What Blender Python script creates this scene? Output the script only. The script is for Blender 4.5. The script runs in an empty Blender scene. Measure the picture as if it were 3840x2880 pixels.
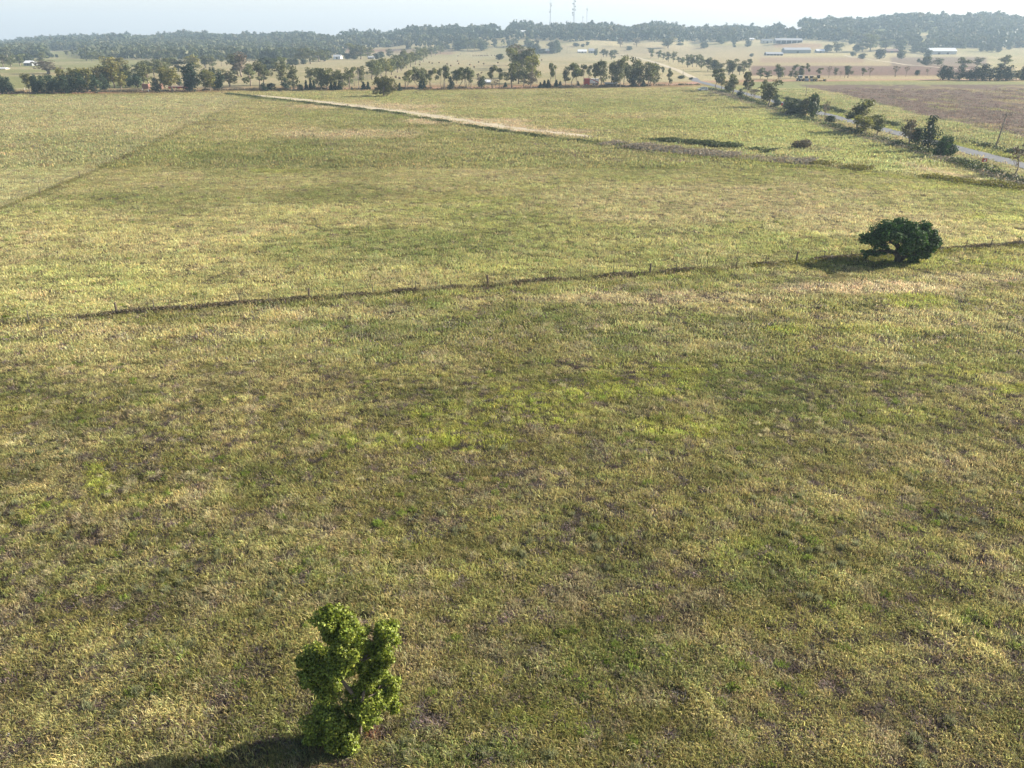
import bpy, bmesh, math, random
import numpy as np
from mathutils import Vector, Matrix

scene = bpy.context.scene
C = scene.collection
R = math.radians
H, PITCH, F = 24.0, math.atan(1300/2900), 2900.0       # camera height, tilt, focal length in photo pixels
SUN_AZ, SUN_EL = R(73), R(24)

# ---------------------------------------------------------------- camera, sky, sun, exposure
cam = bpy.data.objects.new("camera", bpy.data.cameras.new("camera")); C.objects.link(cam)
cam.location = (0, 0, H); cam.rotation_euler = (math.pi/2 - PITCH, 0, 0)
cam.data.sensor_width = 36; cam.data.lens = F/3840*36
cam.data.clip_start = 0.5; cam.data.clip_end = 20000
scene.camera = cam
world = bpy.data.worlds.new("World"); scene.world = world; world.use_nodes = True
nt = world.node_tree; nt.nodes.clear()
sky = nt.nodes.new('ShaderNodeTexSky'); sky.sky_type = 'NISHITA'; sky.sun_disc = False
sky.sun_elevation = SUN_EL; sky.sun_rotation = SUN_AZ
sky.dust_density = 3.0; sky.air_density = 1.0; sky.ozone_density = 1.2; sky.altitude = 300
bgn = nt.nodes.new('ShaderNodeBackground'); bgn.inputs['Strength'].default_value = 0.065
wo = nt.nodes.new('ShaderNodeOutputWorld')
# pale milky air low over the horizon, as all round in the photograph
wc = nt.nodes.new('ShaderNodeTexCoord'); sx_ = nt.nodes.new('ShaderNodeSeparateXYZ'); mr_ = nt.nodes.new('ShaderNodeMapRange'); mr_.interpolation_type = 'SMOOTHSTEP'
mr_.inputs[1].default_value = 0.02; mr_.inputs[2].default_value = 0.30; mr_.inputs[3].default_value = 1.0; mr_.inputs[4].default_value = 0.0
mxw = nt.nodes.new('ShaderNodeMix'); mxw.data_type = 'RGBA'; mxw.blend_type = 'ADD'; mxw.inputs[7].default_value = (4.0, 4.15, 4.4, 1)
nt.links.new(wc.outputs['Generated'], sx_.inputs[0]); nt.links.new(sx_.outputs[2], mr_.inputs[0]); nt.links.new(mr_.outputs[0], mxw.inputs[0]); nt.links.new(sky.outputs[0], mxw.inputs[6])
nt.links.new(mxw.outputs[2], bgn.inputs[0]); nt.links.new(bgn.outputs[0], wo.inputs[0])
sl = bpy.data.lights.new("sun", 'SUN'); sl.energy = 5.0; sl.angle = R(0.5); sl.color = (1.0, 0.91, 0.77)
so = bpy.data.objects.new("sun", sl); C.objects.link(so)
TOSUN = Vector((math.sin(SUN_AZ)*math.cos(SUN_EL), math.cos(SUN_AZ)*math.cos(SUN_EL), math.sin(SUN_EL)))
so.rotation_euler = TOSUN.to_track_quat('Z', 'Y').to_euler(); so.location = (200, 100, 150)
vs = scene.view_settings
vs.view_transform = 'Standard'; vs.look = 'None'; vs.gamma = 1; vs.use_curve_mapping = False; vs.exposure = 1.22
scene.render.engine = 'CYCLES'
try:
    scene.cycles.volume_bounces = 0; scene.cycles.max_bounces = 5
    scene.cycles.diffuse_bounces = 2; scene.cycles.transmission_bounces = 3
except Exception: pass

# ---------------------------------------------------------------- noise
def _h(ix, iy, s):
    n = (ix.astype(np.int64)*374761393 + iy.astype(np.int64)*668265263 + s*974634777) & 0xffffffff
    n = ((n ^ (n >> 13))*1274126177) & 0xffffffff
    return ((n ^ (n >> 16)) & 0xffff)/65535.0
def vnoise(x, y, s=0):
    x = np.asarray(x, float); y = np.asarray(y, float)
    ix = np.floor(x); iy = np.floor(y); fx = x-ix; fy = y-iy
    fx = fx*fx*(3-2*fx); fy = fy*fy*(3-2*fy)
    a = _h(ix, iy, s); b = _h(ix+1, iy, s); c = _h(ix, iy+1, s); d = _h(ix+1, iy+1, s)
    return (a*(1-fx)+b*fx)*(1-fy) + (c*(1-fx)+d*fx)*fy
def fbm(x, y, s=0, o=4):
    v = 0; a = 0.5; t = 0
    for i in range(o):
        v = v + a*vnoise(x*2**i+i*17.3, y*2**i+i*9.1, s+i*7); t += a; a *= 0.55
    return v/t
def sstep(a, b, x):
    t = np.clip((x-a)/(b-a), 0, 1); return t*t*(3-2*t)

# ---------------------------------------------------------------- terrain
SKY = [(-400,165),(0,152),(72,143),(217,131),(405,127),(636,123),(667,117),(716,116),(803,123),(855,129),(933,121),(968,128),(1034,119),
 (1208,114),(1374,114),(1446,119),(1533,100),(1591,94),(1663,99),(1764,94),(1836,86),(1901,88),(1945,81),(2060,88),(2147,83),
 (2205,80),(2292,88),(2332,98),(2422,80),(2516,84),(2602,103),(2646,95),(2718,92),(2863,99),(2906,90),(3025,68),(3180,63),
 (3220,70),(3383,47),(3403,45),(3511,52),(3620,53),(3728,50),(3837,62),(4300,70)]
SX = np.array([a for a, b in SKY], float); SY = np.array([b for a, b in SKY], float)
def ridge(X):
    D = np.interp(X, [0, 900, 1600, 2600, 3400, 3900], [2500, 2200, 1850, 1850, 1950, 1950])
    treepx = 15.0*3490/D
    Rz = H + (140 - (np.interp(X, SX, SY)+treepx))/3490*D
    return D, Rz
def terr(x, y):
    x = np.asarray(x, float); y = np.asarray(y, float)
    yy = np.maximum(y, 1.0); X = 1920 + 3186*np.clip(x/yy, -0.75, 0.75)
    X = np.where(y < 1, 1920, X)
    D, Rz = ridge(X); r = np.hypot(x, y)/np.sqrt(1+((X-1920)/3186)**2)
    up = sstep(1180, 1, 1180) * 0 + sstep(0, 1, (r-1180)/(D-1180))
    z = Rz*up
    dn = sstep(0, 1, (r-D-60)/1500)
    z = z*(1-dn) - 25*dn
    z = z + (fbm(x/160, y/160, 5, 3)-0.5)*5*sstep(650, 1300, r)
    return z
CP, SP = math.cos(PITCH), math.sin(PITCH)
def ray(X, Y):
    dx = (X-1920)/F; dy = -(Y-1440)/F
    return np.array([dx, CP+dy*SP, -SP+dy*CP])
def G(X, Y):
    """point of the ground seen at photo pixel X, Y"""
    d = ray(X, Y)
    if d[2] < 0:
        t = -H/d[2]
        if t*d[1] < 620: return Vector((d[0]*t, d[1]*t, 0))
    ts = np.concatenate([np.arange(550, 4500, 4.0)])/d[1]
    zz = H + d[2]*ts; tz = terr(d[0]*ts, d[1]*ts)
    below = np.where(zz <= tz)[0]
    if len(below) == 0: t = ts[-1]*0.45
    else: t = ts[below[0]]
    x, y = d[0]*t, d[1]*t
    return Vector((x, y, float(terr(x, y))))
def GP(X, Y, yp):
    d = ray(X, Y); t = yp/d[1]
    return Vector((d[0]*t, yp, H+d[2]*t))
def depth(p): return p[1]*CP + (H-p[2])*SP
def proj(x, y, z):
    dz = y*CP + (H-z)*SP; dz = np.maximum(dz, 0.5)
    up = y*SP - (H-z)*CP
    return 1920 + F*x/dz, 1440 - F*up/dz

# ---------------------------------------------------------------- ground colours (paddock surface colours, with painted shade under the spreading tree)
STRAW = np.array((.43,.37,.20)); PINK = np.array((.45,.37,.24)); OLIVE = np.array((.23,.215,.085)); GREEN = np.array((.165,.185,.068))
LUSH = np.array((.32,.335,.085)); GOLD = np.array((.34,.335,.14)); SOIL = np.array((.30,.15,.09)); PLOUGH = np.array((.178,.132,.125))
PALE = np.array((.52,.42,.28)); GREY = np.array((.27,.225,.17))
ELL = [ # cx, cy, rx, ry, colour, strength (photo pixels on the ground)
 (1500,1650,520,50,LUSH,.75),(1900,1560,380,55,LUSH,.6),(2100,1480,300,45,LUSH,.5),(2450,1420,300,60,LUSH,.45),(1750,1400,380,45,LUSH,.25),
 (360,1770,60,45,LUSH,.8),(380,1830,90,35,LUSH,.6),(150,1900,160,60,LUSH,.3),(2900,1450,260,110,GREEN,.8),(2600,1600,280,45,LUSH,.5),
 (3420,1130,130,30,LUSH,.7),(3790,1455,110,28,LUSH,.9),(3250,1235,160,18,LUSH,.7),(2930,1240,110,14,LUSH,.7),(3560,1390,170,22,LUSH,.5),
 (2880,2120,230,110,GREEN,.9),(2800,2080,120,70,LUSH,.35),(3300,1560,300,40,LUSH,.35),(3000,1560,300,60,GREEN,.5),
 (720,1235,70,10,LUSH,.5),(2300,2500,600,120,GREEN,.3),(3600,2500,400,200,GOLD,.3),(1700,2830,300,60,GREEN,.8),(2000,2700,250,60,LUSH,.3),
 (500,1245,700,35,STRAW,.7),(1200,1180,400,25,STRAW,.6),(300,1350,500,80,STRAW,.4),(1000,1350,200,40,STRAW,.35),(200,1650,250,60,STRAW,.3),
 (3200,1080,400,32,PINK,.95),(2500,1120,600,25,PINK,.6),(3650,1040,250,25,PINK,.5),(3450,1200,400,40,STRAW,.5),(2600,1160,400,30,STRAW,.4),
 (2200,1180,450,40,GREEN,.35),(1500,1230,450,40,GREEN,.35),(800,1950,200,60,STRAW,.3),(3600,1700,300,150,STRAW,.2),(1050,2850,250,70,STRAW,.2),
 (2350,1260,300,30,GREEN,.3),(760,2200,700,150,GREEN,.2),(3500,2600,500,250,STRAW,.18),(3400,985,300,20,LUSH,.5),(3700,985,200,24,LUSH,.45),
 (3250,978,210,26,GREEN*.55,.8),(1395,2750,34,40,SOIL,1.0),(1215,2800,40,22,SOIL,.8),(1150,2810,260,60,GREEN,.5),  # first ellipse: green grass darkened to deepen the spreading tree's cast shadow
 # middle paddock
 (1020,620,420,55,GREEN,.45),(620,760,300,60,GREEN,.35),(1400,910,520,60,GREEN,.5),(1250,980,350,40,GREEN,.4),(1900,820,300,30,GREEN,.25),
 (1050,640,110,14,LUSH,.35),(300,560,300,60,GREEN,.15),(1290,505,260,22,PALE,.75),(1050,480,250,16,STRAW,.6),(1700,560,400,30,STRAW,.3),
 (2600,760,700,90,PINK,.4),(3300,830,500,60,PINK,.35),(1900,1000,300,30,GOLD,.5),(300,1060,400,60,GOLD,.6),(700,900,300,50,STRAW,.25),
 (1300,720,250,30,GREEN,.4),(3700,820,150,30,LUSH,.35),(2700,620,500,14,GOLD,.6),(3400,700,300,14,LUSH,.4),
 # top paddock
 (2950,490,350,38,LUSH,.2),(2700,450,300,18,LUSH,.15),(3250,570,260,40,LUSH,.2),(3560,650,200,25,STRAW,.6),(2300,385,350,18,GREEN,.2),
 (1900,360,300,12,GREEN,.3),(2300,435,400,12,STRAW,.45),(2480,470,300,10,GOLD,.6),(1650,400,250,14,STRAW,.45),(1750,455,280,13,PALE,.9),
 (1400,400,300,9,PALE,.8),(2080,492,180,8,PALE,.8),(2850,595,230,16,GREY,.5),(3080,565,110,16,GREY,.5),(2550,570,200,8,GREY,.4)]
FEN = [(-700,1262),(0,1212),(440,1177),(1160,1120),(1830,1070),(2437,1024),(2985,982),(3520,937),(3840,914),(4500,868)]
DIAG = [(-300,900),(0,785),(350,645),(700,478),(880,395),(940,368)]
DITCH = [(850,352),(930,362),(1150,385),(1500,427),(1800,480),(2050,515),(2400,555),(2800,592),(3100,622),(3500,668),(3836,705),(4200,750)]
def lin(tab, X):
    a = np.array(tab, float); return np.interp(X, a[:, 0], a[:, 1])
def mixc(c, col, m):
    m = np.clip(m, 0, 1)[:, None]; return c*(1-m) + col*m
def gcol(x, y):
    """colour of the ground sheet / grass standing at x, y, painted tree shade included"""
    x = np.asarray(x, float).ravel(); y = np.asarray(y, float).ravel()
    z = np.where(y > 640, terr(x, y), 0.0)
    yc = np.maximum(y, 8.0); r = np.hypot(x, y)
    X, Y = proj(x, yc, z)
    s = np.clip(r/70, .6, 12)                                   # size of the patches grows with the fields
    n1 = fbm(x/4.5, y/3.2, 1); n2 = fbm(x/14, y/9, 2); n3 = fbm(x/1.6, y/1.1, 3, 3); n4 = fbm(x/45, y/30, 4); n5 = fbm(x/7, y/5, 9)
    c = np.tile(OLIVE, (len(x), 1))
    c = mixc(c, GREEN, sstep(.45, .7, n2)*.5); c = mixc(c, STRAW, sstep(.50, .68, n1)*.42)
    c = mixc(c, GOLD, sstep(.5, .7, n5)*.2)
    c = mixc(c, STRAW, sstep(.56, .75, n3)*.4); c = mixc(c, GREY, sstep(.60, .72, fbm(x/1.4, y/1.2, 21, 3))*.55)
    (3250,978,210,26,GREEN*.55,.8),(1395,2750,34,40,SOIL,1.0),(1215,2800,40,22,SOIL,.8),(1150,2810,260,60,GREEN,.5),
 # middle paddock
    fy = lin(FEN, X); dy = lin(DITCH, X)
    dgx = np.interp(Y, [368,395,478,645,785,900], [940,880,700,350,0,-300])
    B = sstep(4, -6, Y-fy)
    cb = np.tile(GOLD*.92, (len(x), 1)); cb = mixc(cb, STRAW, sstep(.35, .65, n4)*.55); cb = mixc(cb, OLIVE, sstep(.42, .7, n2)*.35)
    cb = mixc(cb, PINK, sstep(.5, .7, n1)*.35); cb = mixc(cb, GREEN, sstep(.55, .75, fbm(x/30, y/16, 12))*.4)
    c = c*(1-B[:, None]) + cb*B[:, None]
    L = sstep(10, -25, X-dgx + (fbm(x/12, y/12, 33)-.5)*70)*(Y < 900)*(Y > 360)
    c = mixc(c, np.array((.52,.465,.30)), L*.34)
    T = sstep(3, -3, Y-dy)*(X > 860)
    ct = mixc(np.tile(np.array((.35,.34,.15)), (len(x), 1)), STRAW, sstep(.4, .65, n4)*.5); ct = mixc(ct, OLIVE, sstep(.5, .75, n2)*.4)
    ct = mixc(ct, np.array((.43,.44,.20)), sstep(2350, 2900, X)*.7*sstep(400, 440, Y))
    c = c*(1-T[:, None]) + ct*T[:, None]
    # named patches, edges broken by noise
    wob = (fbm(x/5/s**.5, y/4/s**.5, 31)-.5)
    near = Y > 352; brk = fbm(x/1.3, y/.8, 44, 3)
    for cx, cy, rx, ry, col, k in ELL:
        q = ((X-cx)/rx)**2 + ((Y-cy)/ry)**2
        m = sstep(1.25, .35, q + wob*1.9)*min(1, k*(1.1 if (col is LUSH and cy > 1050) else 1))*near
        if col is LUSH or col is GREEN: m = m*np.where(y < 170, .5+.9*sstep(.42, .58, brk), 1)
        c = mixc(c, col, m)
    c = mixc(c, PALE*.95, sstep(46, 26, dy-Y)*sstep(2, 10, dy-Y)*sstep(1150, 1500, X)*sstep(2350, 2000, X)*(.35+.6*sstep(.38, .6, fbm(x/14, y/9, 45))))
    # weedy dark line under the paddock fence, green line on the ditch
    w = np.clip(9000/np.maximum(r, 20)**1.6, 1.0, 9)
    c = mixc(c, np.array((.10,.085,.045)), sstep(1, .3, np.abs(Y-fy-4)/np.maximum(w, 5))*.75*(fbm(x/2, y/2, 40) > .34)*(Y > 352)*np.where(X > 3000, .4, 1))
    c = mixc(c, LUSH*.8, sstep(1, .3, np.abs(Y-fy-24)/14)*.35*(Y > 600)*(X > 1500))
    c = mixc(c, GREEN*.8, sstep(6, 1, np.abs(Y-dy-2))*.8*(X > 850)*(X < 2400))
    c = mixc(c, LUSH*.8, sstep(12, 2, np.abs(Y-dy-12))*.7*(X > 2500))
    c = mixc(c, GREY, sstep(12, 4, np.abs(Y-dy))*.45*(X > 2350)*(X < 3150))
    c = mixc(c, OLIVE*.7, sstep(5, 1, np.abs(X-dgx)/np.clip((Y-340)/60, .6, 4))*.8*(Y < 900)*(Y > 365))
    # verges of the sealed road
    road = (x > 94)*(x < 140)*(y < 640)*(Y > 318)
    cv = mixc(np.tile(np.array((.29,.30,.14)), (len(x), 1)), STRAW, sstep(.42, .62, n1)*.6)
    c = np.where(((x > 91)*(x < 150)*(y < 470)*(y > 20))[:, None], cv, c)
    c = mixc(c, LUSH, ((x > 107.5)*(x < 111.8)*(y < 430)*(y > 20))*.6)
    c = mixc(c, PINK, ((x > 99)*(x < 102.6)*(y < 430)*(y > 20))*.5)
    c = mixc(c, PINK*1.15, sstep(9, 3, np.abs(Y-np.interp(X, [3300,3500,3700,3840,4000], [600,640,682,712,745])))*(X > 3380)*.85)
    # bare red soil alongside the dirt road, far fields
    far = (y > 395)
    cf = mixc(np.tile(np.array((.42,.38,.25)), (len(x), 1)), PALE, sstep(.4, .65, n4)*.45); cf = mixc(cf, GOLD*.8, sstep(.5, .7, fbm(x/90, y/50, 14))*.45)
    lx = ((X < 560)*(Y < 330)); cf = mixc(cf, np.array((.25,.27,.11)), lx*sstep(.35, .6, fbm(x/120, y/60, 15))*.8)
    ry = np.interp(X, [0,400,900,1500,2100,2440,2640,2960,3400,3900], [350,345,335,331,325,320,314,305,301,302])
    bh = Y < ry-2
    c = np.where((bh*far)[:, None], cf, c)
    red = sstep(13, 6, np.abs(Y-ry+1))*(y > 380); c = mixc(c, SOIL, red*np.clip(.35+.9*(fbm(x/22, y/30, 50)-.3), 0, .9)*np.where(X > 3150, .35, 1))
    c = mixc(c, SOIL*1.15, sstep(8, 3, np.abs(Y-265))*(X > 1830)*0)
    def field(poly_x0, poly_x1, y0, y1, col, k=.95, e=2):
        m = sstep(poly_x0-8, poly_x0+8, X)*sstep(poly_x1+8, poly_x1-8, X)*sstep(y0-e, y0+e, Y)*sstep(y1+e, y1-e, Y)*(y > 150)
        return m*k
    # right-hand fields
    c = mixc(c, np.array((.24,.27,.14)), field(2800, 5000, 306, 330, STRAW, .8))
    pl = sstep(0, 6, Y-314)*sstep(0, 1, (x-(133+np.clip((y-215)*.10, 0, 30)) - (fbm(y/14, x/14, 60)-.5)*9)/4)*(X > 2900)*(y < 520)*(y > 60)
    c = mixc(c, mixc(np.tile(PLOUGH, (len(x), 1)), STRAW*.85, sstep(.55, .72, fbm(x/16, y/22, 61))*.55), pl*.95)
    c = mixc(c, GOLD, pl*sstep(.62, .75, fbm(x/8, y/20, 62))*.5)
    c = mixc(c, PINK*.95, field(2900, 5000, 284, 299, STRAW))
    c = mixc(c, PLOUGH*np.array((1.15,1,.95)), field(2815, 3660, 247, 284, STRAW))
    c = mixc(c, PINK*.85, field(2660, 3380, 213, 246, STRAW, .75, 3))
    c = mixc(c, np.array((.33,.22,.18)), field(2850, 3240, 215, 235, STRAW, .6, 4))
    c = mixc(c, STRAW*1.1, field(2680, 3400, 194, 213, STRAW, .7, 3))
    c = mixc(c, np.array((.36,.20,.15)), field(2900, 3080, 164, 178, STRAW, .6, 4))
    c = mixc(c, PLOUGH*1.1, field(3340, 3700, 214, 246, STRAW, .8, 3))
    c = mixc(c, np.array((.30,.19,.15)), field(1245, 1700, 184, 202, STRAW, .85, 3))
    c = mixc(c, np.array((.36,.30,.21)), field(2250, 2900, 172, 215, STRAW, .6, 5))
    c = mixc(c, np.array((.22,.24,.12)), (r > 1750)*1.0)
    return np.clip(c, .01, .9)
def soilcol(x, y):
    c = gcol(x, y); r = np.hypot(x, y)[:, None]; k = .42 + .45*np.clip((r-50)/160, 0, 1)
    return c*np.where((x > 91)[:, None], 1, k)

# ---------------------------------------------------------------- materials
def newmat(name):
    m = bpy.data.materials.new(name); m.use_nodes = True; m.node_tree.nodes.clear()
    return m, m.node_tree.nodes, m.node_tree.links
def pmat(name, col, rough=.7, metal=0, noise=.12, scale=3.0, bump=0):
    m, N, L = newmat(name)
    o = N.new('ShaderNodeOutputMaterial'); b = N.new('ShaderNodeBsdfPrincipled')
    b.inputs['Roughness'].default_value = rough; b.inputs['Metallic'].default_value = metal
    tc = N.new('ShaderNodeTexCoord'); nz = N.new('ShaderNodeTexNoise'); nz.inputs['Scale'].default_value = scale; nz.inputs['Detail'].default_value = 6
    mr = N.new('ShaderNodeMapRange'); mr.inputs[1].default_value = .25; mr.inputs[2].default_value = .75
    mr.inputs[3].default_value = 1-noise; mr.inputs[4].default_value = 1+noise
    hs = N.new('ShaderNodeHueSaturation'); hs.inputs['Color'].default_value = (*col, 1)
    L.new(tc.outputs['Object'], nz.inputs['Vector']); L.new(nz.outputs['Fac'], mr.inputs[0]); L.new(mr.outputs[0], hs.inputs['Value'])
    L.new(hs.outputs[0], b.inputs['Base Color']); L.new(b.outputs[0], o.inputs[0])
    if bump:
        bp = N.new('ShaderNodeBump'); bp.inputs['Strength'].default_value = bump; L.new(nz.outputs['Fac'], bp.inputs['Height']); L.new(bp.outputs[0], b.inputs['Normal'])
    return m
def foliage_mat(name, col, trans=.35, var=.25, tcol=None, rough=.6, spec=.25):
    m, N, L = newmat(name)
    o = N.new('ShaderNodeOutputMaterial'); b = N.new('ShaderNodeBsdfPrincipled'); b.inputs['Roughness'].default_value = rough
    b.inputs['Specular IOR Level'].default_value = spec
    t = N.new('ShaderNodeBsdfTranslucent'); mx = N.new('ShaderNodeMixShader'); mx.inputs[0].default_value = trans
    at = N.new('ShaderNodeAttribute'); at.attribute_name = 'tint'
    oi = N.new('ShaderNodeObjectInfo'); mr = N.new('ShaderNodeMapRange'); mr.inputs[3].default_value = 1-var; mr.inputs[4].default_value = 1+var
    rgb = N.new('ShaderNodeMix'); rgb.data_type = 'RGBA'; rgb.blend_type = 'MULTIPLY'; rgb.inputs[0].default_value = 1; rgb.inputs[6].default_value = (*col, 1)
    hs = N.new('ShaderNodeHueSaturation'); mr2 = N.new('ShaderNodeMapRange'); mr2.inputs[3].default_value = .485; mr2.inputs[4].default_value = .512
    ml = N.new('ShaderNodeMath'); ml.operation = 'MULTIPLY'; ml.inputs[1].default_value = 7.31; fr = N.new('ShaderNodeMath'); fr.operation = 'FRACT'
    L.new(oi.outputs['Random'], mr.inputs[0]); L.new(oi.outputs['Random'], ml.inputs[0]); L.new(ml.outputs[0], fr.inputs[0]); L.new(fr.outputs[0], mr2.inputs[0])
    L.new(at.outputs['Color'], rgb.inputs[7]); L.new(rgb.outputs[2], hs.inputs['Color']); L.new(mr.outputs[0], hs.inputs['Value']); L.new(mr2.outputs[0], hs.inputs['Hue'])
    L.new(hs.outputs[0], b.inputs['Base Color'])
    tm = N.new('ShaderNodeMix'); tm.data_type = 'RGBA'; tm.blend_type = 'MULTIPLY'; tm.inputs[0].default_value = 1; tm.inputs[7].default_value = (*(tcol or (1.25,1.3,.6)), 1)
    L.new(hs.outputs[0], tm.inputs[6]); L.new(tm.outputs[2], t.inputs[0])
    L.new(b.outputs[0], mx.inputs[1]); L.new(t.outputs[0], mx.inputs[2]); L.new(mx.outputs[0], o.inputs[0])
    return m
def ground_mat():
    m, N, L = newmat('paddock_ground')
    o = N.new('ShaderNodeOutputMaterial'); b = N.new('ShaderNodeBsdfPrincipled'); b.inputs['Roughness'].default_value = .95; b.inputs['Specular IOR Level'].default_value = .05
    at = N.new('ShaderNodeAttribute'); at.attribute_name = 'gcol'; g = N.new('ShaderNodeNewGeometry')
    def nz(sc, det, mp=(1,1,1)):
        mpn = N.new('ShaderNodeMapping'); mpn.inputs['Scale'].default_value = mp
        n = N.new('ShaderNodeTexNoise'); n.inputs['Scale'].default_value = sc; n.inputs['Detail'].default_value = det; n.inputs['Roughness'].default_value = .65
        L.new(g.outputs['Position'], mpn.inputs[0]); L.new(mpn.outputs[0], n.inputs['Vector']); return n
    a = nz(2.2, 8); c = nz(.35, 6, (1, .5, 1)); d = nz(.9, 5, (1,.6,1))
    cr = N.new('ShaderNodeValToRGB'); e = cr.color_ramp.elements
    e[0].position = .30; e[0].color = (.45,.45,.42,1); e[1].position = .68; e[1].color = (1.22,1.18,1.12,1)
    L.new(a.outputs['Fac'], cr.inputs[0])
    cr2 = N.new('ShaderNodeValToRGB'); e = cr2.color_ramp.elements
    e[0].position = .36; e[0].color = (.74,.82,.68,1); e[1].position = .64; e[1].color = (1.2,1.12,1.1,1); L.new(c.outputs['Fac'], cr2.inputs[0])
    cr3 = N.new('ShaderNodeValToRGB'); e = cr3.color_ramp.elements
    e[0].position = .38; e[0].color = (.8,.8,.8,1); e[1].position = .62; e[1].color = (1.15,1.15,1.15,1); L.new(d.outputs['Fac'], cr3.inputs[0])
    last = at.outputs['Color']
    for q in (cr, cr2, cr3):
        mx = N.new('ShaderNodeMix'); mx.data_type = 'RGBA'; mx.blend_type = 'MULTIPLY'; mx.inputs[0].default_value = 1
        L.new(last, mx.inputs[6]); L.new(q.outputs[0], mx.inputs[7]); last = mx.outputs[2]
    L.new(last, b.inputs['Base Color'])
    bp = N.new('ShaderNodeBump'); bp.inputs['Strength'].default_value = .8; bp.inputs['Distance'].default_value = .25
    L.new(a.outputs['Fac'], bp.inputs['Height']); L.new(bp.outputs[0], b.inputs['Normal']); L.new(b.outputs[0], o.inputs[0])
    return m
def grass_mat(name, trans=.45):
    m, N, L = newmat(name)
    o = N.new('ShaderNodeOutputMaterial'); b = N.new('ShaderNodeBsdfDiffuse'); t = N.new('ShaderNodeBsdfTranslucent'); mx = N.new('ShaderNodeMixShader'); mx.inputs[0].default_value = trans
    at = N.new('ShaderNodeAttribute'); at.attribute_type = 'INSTANCER'; at.attribute_name = 'col'
    ab = N.new('ShaderNodeAttribute'); ab.attribute_name = 'tint'
    mm = N.new('ShaderNodeMix'); mm.data_type = 'RGBA'; mm.blend_type = 'MULTIPLY'; mm.inputs[0].default_value = 1
    L.new(at.outputs['Color'], mm.inputs[6]); L.new(ab.outputs['Color'], mm.inputs[7])
    L.new(mm.outputs[2], b.inputs[0]); L.new(mm.outputs[2], t.inputs[0]); L.new(b.outputs[0], mx.inputs[1]); L.new(t.outputs[0], mx.inputs[2]); L.new(mx.outputs[0], o.inputs[0])
    return m
M = {}
M['ground'] = ground_mat(); M['grass'] = grass_mat('grass_blades')
M['asphalt'] = pmat('asphalt', (.13,.14,.155), .9, noise=.2, scale=.8, bump=.2)
M['dirt'] = pmat('red_dirt', (.33,.17,.11), .95, noise=.25, scale=.25, bump=.3)
M['track'] = pmat('pale_track', (.45,.385,.265), .95, noise=.2, scale=.3)
M['bark'] = pmat('bark', (.16,.125,.095), .9, noise=.35, scale=2, bump=.5)
M['palebark'] = pmat('pale_bark', (.27,.22,.17), .85, noise=.35, scale=1.5, bump=.3)
M['dark_bark'] = pmat('dark_bark', (.05,.042,.035), .9, noise=.3, scale=3, bump=.4)
M['wood'] = pmat('weathered_wood', (.12,.09,.07), .9, noise=.3, scale=4, bump=.4)
M['steel'] = pmat('fence_steel', (.10,.09,.08), .7, .3)
M['leaf_near'] = foliage_mat('leaf_bright', (.17,.225,.033), .15, .0, (1.5,1.5,.4), .5, .3)
M['leaf_oak'] = foliage_mat('leaf_deep', (.050,.100,.030), .12, .0, (1.2,1.6,.5), .6, .15)
M['leaf_e'] = foliage_mat('leaf_gum', (.12,.13,.055), .25, .25)
M['leaf_y'] = foliage_mat('leaf_gum_yellow', (.19,.18,.055), .32, .2)
M['leaf_d'] = foliage_mat('leaf_pine', (.026,.050,.025), .12, .2)
M['leaf_s'] = foliage_mat('leaf_shrub', (.055,.075,.033), .25, .25)
M['leaf_g'] = foliage_mat('leaf_dry', (.15,.125,.085), .25, .15, (1.1,1,.8))
M['leaf_w'] = foliage_mat('leaf_weed', (.27,.235,.18), .3, 0, (1,1,.9))
M['leaf_f'] = foliage_mat('leaf_forest', (.075,.088,.052), .2, .0)
def flat(name, col, **k): M[name] = pmat(name, col, **k)
flat('white_paint', (.88,.88,.88), rough=.3, noise=.03); flat('glass_dark', (.015,.018,.02), rough=.35, noise=0); flat('rubber', (.02,.02,.02), rough=.85)
flat('rim_metal', (.5,.5,.52), rough=.35, metal=.8); flat('red_paint', (.45,.04,.03), rough=.45); flat('yellow_paint', (.62,.45,.14), rough=.45)
flat('zinc', (.42,.43,.44), rough=.4, noise=.08); flat('bluegrey_metal', (.26,.28,.29), rough=.55); flat('white_roof', (.85,.86,.87), rough=.35, noise=.04)
flat('cream_wall', (.60,.56,.48), rough=.8); flat('brick_wall', (.28,.15,.11), rough=.85, noise=.25); flat('green_roof', (.38,.55,.45), rough=.5)
flat('brown_roof', (.25,.17,.14), rough=.7); flat('bay_shade', (.03,.03,.035), rough=.9); flat('galv', (.42,.43,.45), rough=.5, metal=.3)
flat('orange_lamp', (.8,.3,.05), rough=.3); flat('tail_lamp', (.5,.03,.02), rough=.3); flat('bale', (.20,.15,.08), rough=.95, noise=.25); flat('darkgrey', (.07,.07,.075), rough=.6)
flat('dish_white', (.7,.7,.7), rough=.5)

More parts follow.
